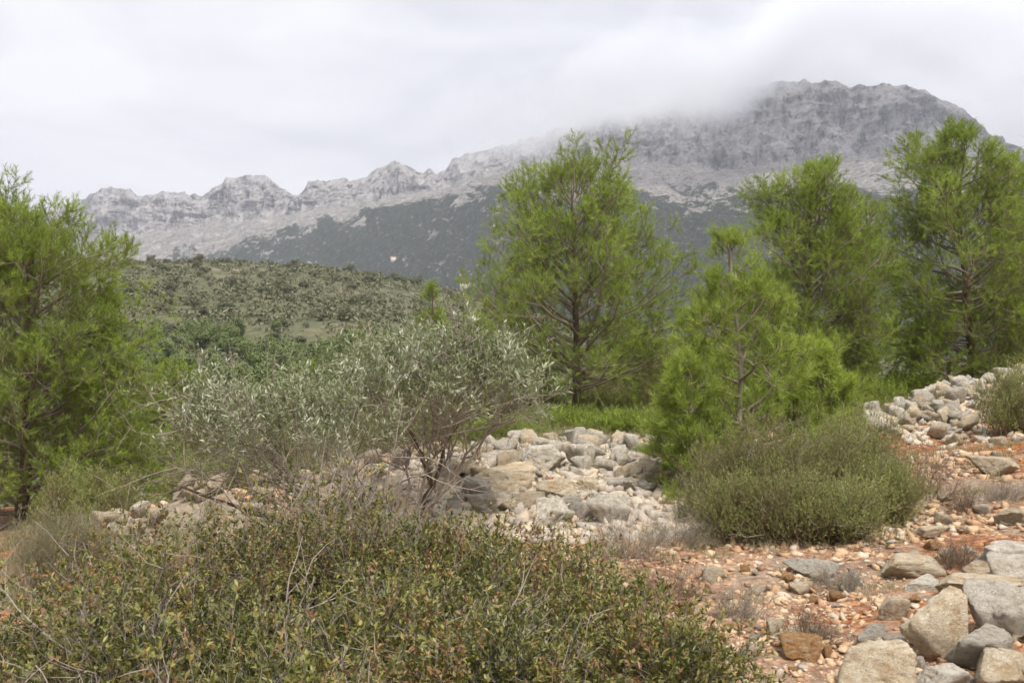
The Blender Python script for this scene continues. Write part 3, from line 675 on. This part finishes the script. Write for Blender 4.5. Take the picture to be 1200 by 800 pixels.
def bush(name, label, cat, base, centre, rad, seed, nst=60, ntw=12, nsb=3, per=8, L=0.026, Wd=0.014, lm='scrub', bark='greybark', kind='leaf', r0=0.009, group=None, s_leaf=0.35, bare=0, up=0.3, zmin=0.02, spread=0.25, twl=0.2, sbl=0.1, inner=0.7, colscale=3.0, bias=0.0, prim=0, tip=1.25, top=None, names=('stems', 'foliage')):
    """stems fan out from the base to points in the crown ellipsoid, twigs and leaves on their outer part"""
    rg = np.random.default_rng(seed); root = thing(name, label, cat, base, 0, group)
    rad = np.array(rad); c = np.array(centre)
    d = nrm(rg.normal(size=(nst * 3, 3))); 
    tgt = c + d * rad * (inner + (1.03 - inner) * rg.random((len(d), 1))) * np.where(rg.random((len(d), 1)) < .13, 1.2, .97)
    tgt = tgt[tgt[:, 2] > zmin][:nst]; n = len(tgt)
    org = np.zeros((n, 3)); org[:, :2] = rg.normal(size=(n, 2)) * rad[:2] * spread * 0.5
    org[:, :2] += spread * 0.6 * tgt[:, :2]; org[:, 2] = -0.08
    K = 7; t = np.linspace(0, 1, K)[None, :, None]
    if prim:
        pt = c * [1, 1, .8] + nrm(rg.normal(size=(prim, 3))) * rad * [.55, .5, .25]; tp = np.linspace(0, 1, 9)[None, :, None]
        pr = pt[:, None] * tp * [1, 1, 0] + (pt[:, None] * [0, 0, 1] + .1) * tp ** .7 - [0, 0, .1]; pr[:, 1:-1] += rg.normal(size=(prim, 7, 3)) * .035
        j = np.argmin(np.linalg.norm(tgt[:, None] - pt[None], axis=2) + rg.random((n, prim)) * .35, 1); sp_ = rg.integers(4, 9, size=n); org = pr[j, sp_]
    mid = org * 0.45 + tgt * 0.55; mid[:, 2] += rad[2] * 0.12 * rg.normal(size=n) + 0.08 * rad[2]
    if prim: r0 = r0 * .55; mid += rg.normal(size=(n, 3)) * rad * 0.09
    st = org[:, None] * (1 - t) ** 2 + mid[:, None] * 2 * t * (1 - t) + tgt[:, None] * t ** 2
    st[:, 1:-1] += rg.normal(size=(n, K - 2, 3)) * 0.012 * rad.mean() * 2
    tw, lt, _s = grow(st, ntw, s_leaf, 1.0, lambda i, s: twl + 0 * s, R(48), up, 4, rg, 0.16)
    parts = ([tubes(pr, taper(prim, 9, r0 * 2.2, r0 * .8), 7)] if prim else []) + [tubes(st, taper(n, K, r0 * (0.6 + 0.8 * rg.random(n)), r0 * 0.3), 4), tubes(tw, taper(len(tw), 4, r0 * .26, r0 * .14), 3)]
    if nsb:
        sb, _l, _s = grow(tw, nsb, 0.3, 1.0, lambda i, s: sbl + 0 * s, R(42), up, 3, rg, 0.15)
        parts.append(tubes(sb, taper(len(sb), 3, r0 * .15, r0 * .09), 3))
    else: sb = tw
    v, fs = merge(parts)
    link(names[0], mesh_np(names[0], v, fs, M[bark]), root)
    for j in range(bare):
        bt, _l, _s = grow(st[rg.integers(n, size=1)], 1, .5, .95, lambda i, s: rad.mean() * .95 + 0 * s, R(45), 0.1, 7, rg, .16)
        b2, _l, _s = grow(bt, 5, .2, 1, lambda i, s: rad.mean() * .28 + 0 * s, R(45), 0.1, 4, rg, .16)
        v, fs = merge([tubes(bt, taper(1, 7, r0 * .95, r0 * .3), 4), tubes(b2, taper(len(b2), 4, r0 * .45, r0 * .2), 3)])
        link('dead_branch', mesh_np('dead_branch', v, fs, M['greybark']), root)
    if per:
        K2 = sb.shape[1]; m = len(sb)
        s = rg.random((m, per)) ** (1 / tip); f = s * (K2 - 1); i = np.minimum(f.astype(int), K2 - 2); fr = (f - i)[..., None]
        ii = np.arange(m)[:, None] * np.ones(per, int)[None]
        a, b = sb[ii, i], sb[ii, i + 1]; pos = (a * (1 - fr) + b * fr).reshape(-1, 3); T = nrm(b - a).reshape(-1, 3)
        rd = nrm(rg.normal(size=pos.shape)); dd = T * 0.8 + rd * 0.75 + [0, 0, .15]
        if top is not None:
            rel = (pos[:, 2] - c[2]) / rad[2] + .35 * np.hypot((pos[:, 0] - c[0]) / rad[0], (pos[:, 1] - c[1]) / rad[1])
            kp = np.repeat(rg.random(m), per) < np.clip((rel - top) * 1.6, 0.04, 1); pos, dd = pos[kp], dd[kp]
        if kind == 'leaf':
            upv = nrm(rg.normal(size=pos.shape) * 0.7 + [0, 0, 1.0])
            v, f = leaves(pos, dd, upv, L * (.5 + .95 * rg.random(len(pos))), Wd * (.7 + .5 * rg.random(len(pos)))); k = 2
        else:
            v, f = needles(pos, dd, L * (.7 + .5 * rg.random(len(pos))), Wd, rg); k = 1
        tv = np.repeat(rg.normal(size=m) * 0.13, per)
        if top is not None: tv = tv[kp]
        vv = clumpv(pos, colscale, seed, 0.11, bias, rg) + tv
        link(names[1], mesh_np(names[1], v, f, M[lm], {'v': np.clip(np.repeat(vv, k), 0, 1)}), root)
    return root
# --- evergreen scrub filling the lower left
FG = 'evergreen scrub bushes in front of the rock pile'
S = [ # px, top, dist, radius, label
 (35, 684, 4.7, .85, 'leafy dark green scrub bush cut by the left edge beside the red soil', 0.0),
 (190, 622, 5.9, .9, 'reddish tinged scrub bush below the whitish terrace stones', 0.12),
 (350, 566, 6.1, .8, 'green scrub bush under the bare grey twigs of the left olive', 0.0),
 (490, 606, 6.1, .85, 'low scrub bush right at the foot of the leaning olive trunk', 0.05),
 (596, 676, 5.6, .72, 'yellow green scrub bush directly below the grey boulders of the pile', 0.08),
 (700, 722, 4.8, .55, 'scrub bush with pale dead sticks at the edge of the stony path', 0.02),
 (785, 768, 4.2, .30, 'small bright green bush sprawling onto the path at the bottom edge', 0.1),
 (90, 728, 3.7, .6, 'scrub bush with arching grey twig in the bottom left corner', 0.0),
 (270, 690, 4.1, .75, 'dark leaved scrub bush with long pale crossing twigs', -0.08),
 (440, 695, 4.3, .7, 'dark hollow scrub bush in the bottom centre left of the photo', -0.05),
 (590, 768, 3.7, .55, 'fresh green scrub bush at the bottom edge below the yellow green one', 0.05),
 (350, 770, 3.25, .5, 'lowest scrub bush touching the bottom edge below the dark leaved one', 0.0),
]
for k, (px, top, d, r, lab, bias) in enumerate(S):
    b = at(px, d); h = ztop(top, d) - b[2]
    bush('scrub_bush', lab, 'bush', b, (0, 0, h * .42), (r * .94, r * .8, h * .62), 500 + k, nst=int(62 * (r / .8) ** 2) + 14, ntw=13, nsb=4, per=9, group=FG, bare=18 + (k % 4) * 5, L=.027, Wd=.013, bias=bias + .03, r0=.007, inner=.25, twl=.27, sbl=.11, tip=3.0, colscale=5.0)
# --- olives
b = at(478, 8.6); 
bush('olive_tree', 'grey green wild olive with a leaning trunk, its crown before the middle pine', 'olive tree', b, ((505 - 478) / F * 8.6, .15, ztop(462, 8.6) - b[2]), (1.25, .8, .56), 601, prim=6, top=-.05, bias=.12, nst=66, ntw=11, nsb=4, per=9, L=.058, Wd=.0145, lm='olive', bark='greybark', r0=.013, up=.5, zmin=.55, s_leaf=.42, spread=.06, twl=.3, sbl=.15, bare=38, inner=.3, colscale=2.5)
b = at(390, 7.6)
bush('olive_tree', 'straggly silvery wild olive reaching far to the left with many bare twigs', 'olive tree', b, ((305 - 390) / F * 7.6, .1, ztop(508, 7.6) - b[2]), (1.08, .7, .38), 602, prim=4, top=-.2, bias=.12, nst=54, ntw=10, nsb=4, per=7, L=.048, Wd=.012, lm='olive', bark='greybark', r0=.012, up=.5, zmin=.3, s_leaf=.5, spread=.1, twl=.26, sbl=.12, bare=34, inner=.5, colscale=2.5)
b = at(392, 6.9)
bush('dead_shrub', 'leafless grey thorny shrub tangled in front of the leaning olive trunk', 'shrub', b, (.05, 0, .78), (.78, .5, .58), 603, nst=56, ntw=11, nsb=3, per=0, inner=.45, bare=10, r0=.007, up=.1, zmin=.1, s_leaf=.25, twl=.26, sbl=.13)
# olive stems that can be made out individually
def limb(name, root, pts, r0, r1, m, sides=8):
    p = np.array(pts, float); K = 12; t = np.linspace(0, len(p) - 1, K); P_ = np.stack([np.interp(t, np.arange(len(p)), p[:, i]) for i in range(3)], 1)
    P_[1:-1] = (P_[:-2] + P_[2:] + 2 * P_[1:-1]) / 4; P_[1:-1] += rng.normal(size=(K - 2, 3)) * r0 * .35
    v, q = tubes(P_[None], np.linspace(r0, r1, K)[None], sides); return link(name, mesh_np(name, v, q, m, smooth=True), root)
ol = [o for o in bpy.data.objects if o.name.startswith('olive_tree')]
for o, tr in ((ol[0], [(0, 0, -.1), (.10, .02, .28), (.24, .05, .55), (.32, .1, .85), (.5, .15, 1.1)]), (ol[0], [(.2, .04, .5), (.1, .05, .8), (-.1, .1, 1.1)]), (ol[1], [(0, 0, -.1), (-.12, 0, .3), (-.4, .02, .5), (-.8, .05, .62), (-1.3, .1, .78)])):
    limb('trunk', o, tr, .026, .009, M['bark'])

# --- bushes right of the pile
RG = 'upright bushes under the young pine'
for k, (px, d, r, h, bs, lab) in enumerate([
 (900, 8.3, .42, .96, -.02, 'tallest olive green bush right below the stem of the young pine'),
 (975, 8.5, .36, .84, .06, 'green upright bush in the middle of the clump under the young pine'),
 (850, 8.6, .42, .70, -.10, 'brownish green bush between the rock pile and the tallest olive green bush'),
 (1030, 8.3, .26, .46, .14, 'low bright bush at the right end of the clump, beside the brown leafless shrub'),
 (930, 7.75, .36, .48, -.06, 'low brown-stemmed bush at the front of the clump facing the stony path'),
 (985, 7.7, .34, .42, .12, 'small green bush at the front right of the clump above the wedge boulder'),
 (868, 7.9, .32, .46, .02, 'small olive bush at the front left of the clump near the pile rubble'),
 (1010, 9.4, .4, .75, .10, 'green bush at the back of the clump before the left end of the wall'),
]):
    b = at(px, d)
    bush('rosemary_bush', lab, 'bush', b, (0, 0, h * .36), (r, r * .85, h * .66), 611 + k, nst=58, ntw=13, nsb=4, per=10, L=.026, Wd=.0052, lm='rosemary', bark='brownbark', kind='needle', up=.9, spread=.45, twl=.26, sbl=.13, r0=.005, s_leaf=.15, zmin=.0, inner=.15, bias=bs, bare=12, colscale=5.0, group=RG)
b = at(1195, 12.2)
bush('rosemary_bush', 'upright grey green bush at the right edge below the dry-stone wall', 'bush', b, (0, 0, .35), (.5, .4, .5), 614, nst=110, ntw=12, nsb=3, per=10, L=.03, Wd=.006, lm='rosemary', bark='brownbark', kind='needle', up=.9, spread=.6, twl=.17, sbl=.1, r0=.005, s_leaf=.2, inner=.5)
DG = 'dry twiggy low shrubs'
for k, (px, py, r, h, lab) in enumerate([
 (1083, 585, .42, .42, 'round brown leafless shrub at the right end of the green bushes'),
 (868, 725, .17, .16, 'small grey twiggy shrub on the path left of the orange stone'),
 (775, 700, .30, .14, 'flat grey twiggy shrub between the path and the scrub'),
 (985, 690, .2, .10, 'flat brownish twiggy shrub below the two-humped grey stone'),
 (945, 748, .16, .12, 'purplish grey dry shrub behind the orange stone'),
 (735, 655, .32, .30, 'dry twiggy shrub at the front right foot of the rock pile'),
 (1130, 600, .16, .15, 'tiny dry shrub on the red soil beneath the brown leafless shrub'),
 (800, 640, .28, .26, 'grey twiggy shrub between the pile rubble and the large green bush'),
 (1120, 665, .2, .14, 'low dry shrub beside the cream wedge-shaped boulder'),
 (1180, 585, .2, .14, 'grey dry cushion shrub near the photo edge on the stony slope'),
]):
    b = ray_hit(px, py)
    bush('dry_shrub', lab, 'shrub', b, (0, 0, h * .25), (r, r * .9, h), 670 + k, nst=44, ntw=10, nsb=3, per=0, r0=.0036, up=.4, zmin=.0, s_leaf=.2, twl=r * .4, sbl=r * .22, spread=.4, bark='greybark' if k % 2 else 'brownbark', group=DG)
b = at(790, 19.5)
bush('tall_dry_shrub', 'tall tan leafless shrub between the middle pine and the young pine', 'shrub', b, (0, 0, .85), (.75, .5, .75), 640, nst=90, ntw=12, nsb=4, per=0, r0=.006, up=.6, s_leaf=.3, twl=.35, sbl=.2, bark='brownbark')
# pale feathery shrubs near the left soil
b = at(75, 9.2)
bush('broom_bush', 'pale feathery grey green bush beside the red soil at the left', 'bush', b, (0, 0, .3), (.5, .4, .42), 641, nst=110, ntw=12, nsb=3, per=6, L=.04, Wd=.004, lm='drygrass', bark='greybark', kind='needle', up=1.0, spread=.6, twl=.2, sbl=.12, r0=.004, s_leaf=.15, inner=.5)
# green bushes behind the pile
LG = 'low green bushes behind the rock pile'
for k, (px, d, r, h, lab, lm_) in enumerate([
 (590, 15.2, .65, 0.19, 'low bright green bush just over the back left of the rock pile', 'pine_young'),
 (655, 16.8, .7, 0.15, 'low bright green bush at the foot of the middle pine', 'pine_young'),
 (735, 16.0, .8, 0.17, 'low bright green bush right of the middle pine trunk', 'pine_young'),
 (800, 14.6, .6, 0.21, 'low bright green bush between the rock pile and the young pine', 'pine_young'),
 (545, 17.5, .9, .75, 'dull green bush seen through the olive twigs', 'rosemary'),
 (620, 20.5, 1.0, .8, 'dull green bush left of the middle pine trunk', 'rosemary'),
 (720, 21, .9, .7, 'dull green bush close behind the middle pine trunk', 'rosemary'),
 (850, 17, 1.0, .8, 'green bush hidden behind the stems of the young pine', 'pine'),
 (1000, 17.5, 1.0, .5, 'green bush in the shade of the rounded pine above the wall', 'pine'),
 (900, 19.5, 1.1, .7, 'green bush at the trunk of the rounded pine', 'pine'),
 (1075, 19.5, 1.0, .6, 'green bush behind the top of the dry-stone wall', 'pine'),
 (1180, 20.5, 1.1, .6, 'green bush right of the tallest pine trunk', 'pine'),
 (460, 19, 1.2, 1.0, 'green bush low between the two olives', 'rosemary'),
 (330, 17, 1.0, .8, 'green bush beyond the terrace stones under the left olive', 'rosemary'),
 (260, 14.5, .8, .6, 'green bush at the drop behind the terrace stones', 'rosemary'),
 (110, 13.0, .8, .7, 'dark green bush in the skirt of the big left pine', 'rosemary'),
]):
    b = at(px, d)
    bush('green_bush', lab, 'bush', b, (0, 0, h * .3), (r, r * .7, h * .8), 650 + k, nst=75, ntw=11, nsb=3, per=9, L=.07, Wd=.010, lm=lm_, bark='brownbark', kind='needle', up=.8, spread=.6, twl=.22, sbl=.13, r0=.006, s_leaf=.2, inner=.5, group=LG)

# --- grass
def blades(xy, h, wd, rg, lean=.45):
    n = len(xy); z = G(xy[:, 0], xy[:, 1]); P_ = np.concatenate([xy, z[:, None] - .01], 1)
    d = nrm(rg.normal(size=(n, 3)) * [lean, lean, 0.1] + [0, 0, 1]); return needles(P_, d, h, wd, rg)
def patch(list_, rg):
    out = []
    for (px, d, rx, ry, n, h) in list_:
        c = at(px, d); k = max(3, n // 45)                     # tufts
        tc_ = c[:2] + rg.normal(size=(k, 2)) * [rx, ry]
        xy = tc_[rg.integers(k, size=n)] + rg.normal(size=(n, 2)) * .035 * (1 + d / 14)
        out.append((xy, h * (.5 + .8 * rg.random(n)), d))
    return out
def grass_obj(list_, m, seed, name):
    rg = np.random.default_rng(seed); P_ = []
    vs = []
    for xy, h, d in patch(list_, rg):
        P_.append(blades(xy, h, .004 * max(1, d / 6), rg)); vs.append(np.clip(.5 + .25 * rg.normal(size=len(xy)), 0, 1))
    v, fs = merge(P_); link(name, mesh_np(name, v, fs, M[m], {'v': np.concatenate(vs)}), kind='stuff')
grass_obj([(640, 15.5, 1.1, .9, 7000, .12), (740, 15.8, 1.2, 1.0, 7000, .12), (560, 14.5, .7, .6, 4000, .14), (700, 19, 2.0, 1.5, 6000, .2), (820, 13.5, .6, .8, 3000, .14),
           (660, 7.6, .5, .4, 500, .1), (1010, 6.4, .15, .1, 160, .05), (1150, 8.8, .35, .3, 500, .07), (1190, 9.8, .5, .4, 500, .08), (1060, 15, 1.0, .5, 2500, .2), (930, 6.5, .2, .15, 150, .05)], 'grass', 71, 'grass')
grass_obj([(40, 10.5, .8, .8, 3500, .2), (150, 9.3, .6, .4, 3000, .22), (1130, 11, .8, .8, 1800, .12), (1000, 9.5, .5, .6, 700, .12), (760, 8.0, .6, .6, 1200, .14), (900, 6.5, .8, .6, 900, .06),
           (500, 12.5, 1.0, 1.0, 2500, .15), (700, 16.5, 1.8, 1.2, 8000, .2), (610, 15, 1.0, .8, 4000, .17), (900, 16, 1.5, 1.2, 4000, .25), (800, 19, 1.5, 1.0, 3000, .35), (300, 12, 1.5, 1.0, 4000, .2), (1080, 7.0, .7, .5, 600, .05), (60, 13, 1.0, 1.0, 2500, .2)], 'drygrass', 72, 'dry_grass')

# ================================================================ far vegetation
def far_tree(name, label, cat, seed, nclump, nleaf, rad, lm, trunk=True, ls=.3):
    rg = np.random.default_rng(seed); root = thing(name, label, cat, (0, 0, 0))
    H = rad[2] * 2
    c = nrm(rg.normal(size=(nclump, 3))) * (rg.random((nclump, 1)) ** .4) * np.array(rad) * .8 + [0, 0, rad[2] * 1.15]
    r = (.22 + .2 * rg.random(nclump)) * min(rad)
    k = rg.integers(nclump, size=nleaf)
    d = nrm(rg.normal(size=(nleaf, 3))); pos = c[k] + d * r[k][:, None] * (.6 + .5 * rg.random((nleaf, 1)))
    outw = nrm(nrm((pos - [0, 0, rad[2] * .8]) / rad) + .6 * d + .45 * rg.normal(size=(nleaf, 3))); tg = nrm(np.cross(outw, rg.normal(size=(nleaf, 3))))
    v, f = leaves(pos, tg, outw, ls * (.6 + .8 * rg.random(nleaf)), ls * .6)
    vv = .45 + .25 * rg.normal(size=nclump)[k] * .6 + .12 * rg.normal(size=nleaf)
    link('crown', mesh_np('crown', v, f, M[lm], {'v': np.clip(np.repeat(vv, 2), 0, 1)}), root)
    if trunk:
        T = np.array([[[0, 0, -.5], [.1, 0, rad[2] * .5], [0, .05, rad[2] * 1.5]]])
        v, q = tubes(T, np.array([[.14, .11, .05]]), 6); link('trunk', mesh_np('trunk', v, q, M['bark'], smooth=True), root)
    return root
rg = np.random.default_rng(9)
fp_ = [far_tree('distant_pine', 'round-crowned green pine in the wooded band across the valley', 'pine tree', 900 + i, 34, 2300, (2.1 + .3 * i, 2.1, 1.9 + .25 * i), 'pine_far') for i in range(4)]
fs_ = [far_tree('distant_shrub', 'dark shrub dotted on the dry hillside below the mountain', 'shrub', 920 + i, 16, 700, (1.5, 1.5, .85 + .15 * i), 'scrub_far', False, .26) for i in range(4)]
placed = []
def far_spots(n, gen, mind):
    out = []; tries = 0
    while len(out) < n and tries < n * 60:
        tries += 1; px, d = gen(); x_ = (px - 600) / F * d
        if all((x_ - a) ** 2 + (d - b_) ** 2 > (mind * (1 if d < 200 else 1.4)) ** 2 for a, b_ in placed): placed.append((x_, d)); out.append((x_, d))
    return out
def gen_pine():
    px = 90 + 560 * rg.random(); d = 75 + 145 * rg.random() ** .7
    if d > 185 and vnoise(np.array(px / 60.), np.array(d / 25.), seed=4) < 0.0: return px, 75 + 60 * rg.random()
    return px, d
def gen_far():
    px = 130 + 480 * rg.random(); d = 180 + 235 * rg.random()
    return px, d
spots = far_spots(150, gen_pine, 2.6)
for i, (x_, d) in enumerate(spots):
    if d < 1: continue
    o = fp_[i] if i < 4 else dup(fp_[i % 4], (0, 0, 0), 0, (1,)*3, fp_[0]['label'])
    s = .65 + .6 * rg.random(); o.location = (x_, d, float(G(x_, d)) - .2); o.rotation_euler = (0, 0, rg.random() * 6.28); o.scale = (s, s, s * (.85 + .3 * rg.random()))
    o['group'] = 'pines in the band across the valley'
spots = far_spots(260, gen_far, 2.6)
for i, (x_, d) in enumerate(spots):
    o = fs_[i] if i < 4 else dup(fs_[i % 4], (0, 0, 0), 0, (1,)*3, fs_[0]['label'])
    s = .55 + 1.1 * rg.random() ** 1.8; o.location = (x_, d, float(G(x_, d)) - .2); o.rotation_euler = (0, 0, rg.random() * 6.28); o.scale = (s * 1.2, s * 1.2, s)
    o['group'] = 'shrubs on the dry hillside'
# everything smaller or out of reach: one mass of maquis
n = 15000; px = -250 + 1250 * rg.random(n); d = 45 * (440 / 45) ** (rg.random(n) ** .6); x_ = (px - 600) / F * d
dn = fbm(x_ / 30, d / 30, oct=3, seed=15); kp = rg.random(n) < .62 + .9 * dn; x_, d = x_[kp], d[kp]; n = len(x_)
k = 26; s = (.35 + 1.2 * rg.random(n) ** 2) * np.clip(d / 160, .7, 1.5)
dd = nrm(rg.normal(size=(n, k, 3))); dd[..., 2] = np.abs(dd[..., 2])
pos = np.stack([x_, d, G(x_, d)], 1)[:, None] + dd * s[:, None, None] * [1.2, 1.2, .8] * (.6 + .5 * rg.random((n, k, 1)))
outw = nrm(dd.reshape(-1, 3) + .45 * rg.normal(size=(n * k, 3))); tg = nrm(np.cross(outw, rg.normal(size=(n * k, 3))))
v, f = leaves(pos.reshape(-1, 3), tg, outw, np.repeat(s * .5, k), np.repeat(s * .38, k))
vv = np.repeat(.5 + .12 * rg.normal(size=n), k) + .07 * rg.normal(size=n * k)
link('undergrowth', mesh_np('undergrowth', v, f, M['scrub_far'], {'v': np.clip(np.repeat(vv, 2), 0, 1)}), kind='stuff')

# ================================================================ far houses
def simple_mat(name, a, b, scale):
    m, nt, o = mat(name); oc = N(nt, 'ShaderNodeTexCoord').outputs['Object']; n_ = noise(nt, oc, scale, 4)
    p = N(nt, 'ShaderNodeBsdfPrincipled', inp={'Base Color': ramp(nt, n_, [(.3, a), (.7, b)]), 'Roughness': .9}); nt.links.new(p.outputs[0], o.inputs[0]); return m
wallm = simple_mat('pale_plaster', (.62, .55, .45), (.72, .66, .56), .8); roofm = simple_mat('terracotta_tile', (.36, .17, .10), (.45, .25, .15), 1.2); darkm = simple_mat('window_glass', (.03, .035, .04), (.06, .065, .07), 2)
def box(x0, y0, z0, x1, y1, z1):
    v = np.array([[x, y, z] for x in (x0, x1) for y in (y0, y1) for z in (z0, z1)], float)
    return v, np.array([[0, 1, 3, 2], [4, 6, 7, 5], [0, 4, 5, 1], [2, 3, 7, 6], [0, 2, 6, 4], [1, 5, 7, 3]])
def gable(x0, y0, x1, y1, z, h):
    ym = (y0 + y1) / 2
    v = np.array([[x0, y0, z], [x1, y0, z], [x1, y1, z], [x0, y1, z], [x0, ym, z + h], [x1, ym, z + h]], float)
    return v, [np.array([[0, 1, 5, 4], [2, 3, 4, 5], [0, 3, 2, 1]]), np.array([[0, 4, 3], [1, 2, 5]])]
def house(label, loc, L, W_, H, rot):
    r = thing('farmhouse', label, 'house', loc, rot)
    v, q = box(-L / 2, -W_ / 2, -6, L / 2, W_ / 2, H); link('wall', mesh_np('wall', v, q, wallm), r)
    v, q = gable(-L / 2 - .5, -W_ / 2 - .5, L / 2 + .5, W_ / 2 + .5, H + .02, W_ * .28); link('roof', mesh_np('roof', v, q, roofm), r)
    for i in range(3):
        xx = -L / 3 + i * L / 3
        if i == 1: v, q = box(xx - .6, -W_ / 2 - .06, 0, xx + .6, -W_ / 2 + .05, 2.2); link('door', mesh_np('door', v, q, darkm), r)
        else: v, q = box(xx - .6, -W_ / 2 - .06, 1.1, xx + .6, -W_ / 2 + .05, 2.3); link('window', mesh_np('window', v, q, darkm), r)
def mtn_point(px, py):
    """the mountain vertex seen nearest that direction"""
    pv = Vm.reshape(Xb.shape[0] + 1, nc, 3)[:270]; a = 600 + F * pv[..., 0] / pv[..., 1]; b_ = 400 - (pv[..., 2] - EYE) / pv[..., 1] * F
    i = np.argmin((a - px) ** 2 + (b_ - py) ** 2); return pv.reshape(-1, 3)[i]
house('tiny pale farmhouse with orange roof on the wooded mountain slope', mtn_point(461, 307) + [0, 0, 4], 11, 8, 5, .2)
house('long whitish building low in the valley beside the middle pine crown', mtn_point(546, 338) + [0, 0, 4], 20, 9, 5, -.15)

# ================================================================ cloud cap on the summit
cm = bpy.data.materials.new('cloud'); cm.use_nodes = True; nt = cm.node_tree; nt.nodes.clear(); o = nt.nodes.new('ShaderNodeOutputMaterial')
g = N(nt, 'ShaderNodeNewGeometry').outputs['Position']; sp = N(nt, 'ShaderNodeSeparateXYZ', inp={0: g})
Xc = lambda px: (px - 600) / F * 2350
CX0, CX1 = Xc(430), Xc(1420)
fc = N(nt, 'ShaderNodeFloatCurve')
nx = N(nt, 'ShaderNodeMapRange', inp={'Value': sp.outputs[0], 'From Min': CX0, 'From Max': CX1}).outputs[0]
nt.links.new(nx, fc.inputs[1])
CB = [(430, 160), (530, 172), (600, 163), (660, 150), (720, 138), (790, 146), (840, 140), (872, 118), (892, 90), (930, 82), (1000, 84), (1090, 92), (1125, 118), (1160, 136), (1210, 152), (1300, 165), (1420, 165)]
cv = fc.mapping.curves[0]
zmin_, zmax_ = 300.0, 760.0
zz_ = lambda py: (EYE + (400 - py) / F * 2150 - zmin_) / (zmax_ - zmin_)
cpts = [((px - 430) / 990, zz_(py)) for px, py in CB]
cv.points[0].location = cpts[0]; cv.points[1].location = cpts[-1]
for p in cpts[1:-1]: cv.points.new(*p)
fc.mapping.update()
zbot = N(nt, 'ShaderNodeMapRange', inp={'Value': fc.outputs[0], 'To Min': zmin_, 'To Max': zmax_}).outputs[0]
n1 = N(nt, 'ShaderNodeTexNoise', inp={'Vector': g, 'Scale': 0.009, 'Detail': 4.0, 'Roughness': .55}).outputs[0]
ma = lambda op, a, b, c=None: N(nt, 'ShaderNodeMath', operation=op, inp={0: a, 1: b, **({2: c} if c is not None else {})}).outputs[0]
hgt = ma('SUBTRACT', sp.outputs[2], zbot)
hgt = ma('ADD', hgt, ma('MULTIPLY', ma('SUBTRACT', n1, 0.5), 190.0))
dn = N(nt, 'ShaderNodeMapRange', interpolation_type='SMOOTHSTEP', inp={'Value': hgt, 'From Min': -15.0, 'From Max': 95.0}).outputs[0]
thick = N(nt, 'ShaderNodeMapRange', inp={'Value': nx, 'From Min': 0.03, 'From Max': 0.5, 'To Min': 70.0, 'To Max': 230.0}).outputs[0]
ed = N(nt, 'ShaderNodeMapRange', interpolation_type='SMOOTHSTEP', inp={'Value': ma('DIVIDE', hgt, thick), 'From Min': 1.0, 'From Max': 0.35, 'To Min': 0.0, 'To Max': 1.0}).outputs[0]
el = N(nt, 'ShaderNodeMapRange', interpolation_type='SMOOTHSTEP', inp={'Value': nx, 'From Min': 0.0, 'From Max': 0.34}).outputs[0]
yd = ma('ADD', ma('MULTIPLY', sp.outputs[0], 0.0), sp.outputs[1])     # the bank follows the face of the mountain
ft = N(nt, 'ShaderNodeMapRange', interpolation_type='SMOOTHSTEP', inp={'Value': yd, 'From Min': 1950.0, 'From Max': 2080.0}).outputs[0]
bk = N(nt, 'ShaderNodeMapRange', interpolation_type='SMOOTHSTEP', inp={'Value': yd, 'From Min': 2520.0, 'From Max': 2350.0}).outputs[0]
dens = ma('MULTIPLY', ma('MULTIPLY', ma('MULTIPLY', dn, ed), el), 0.010)
pv = N(nt, 'ShaderNodeVolumePrincipled', inp={'Color': (.93, .94, .96, 1), 'Density': dens, 'Anisotropy': 0.2})
nt.links.new(pv.outputs[0], o.inputs['Volume'])
v, q = box(CX0, 1900, 300, CX1, 2700, 830)
link('cloud', mesh_np('cloud', v, q, cm), kind='stuff', label='low cloud wrapping the summit')

# ================================================================ haze
hm = bpy.data.materials.new('haze'); hm.use_nodes = True; nt = hm.node_tree; nt.nodes.clear(); o = nt.nodes.new('ShaderNodeOutputMaterial')
pv = N(nt, 'ShaderNodeVolumePrincipled', inp={'Color': (.86, .875, 1.0, 1), 'Density': 0.00013, 'Anisotropy': 0.3})
nt.links.new(pv.outputs[0], o.inputs['Volume'])
v, q = box(-10000, -60, -40, 10000, 9500, 860)
link('haze', mesh_np('haze', v, q, hm), kind='stuff')
print('tris', sum(len(me.polygons) for me in bpy.data.meshes))
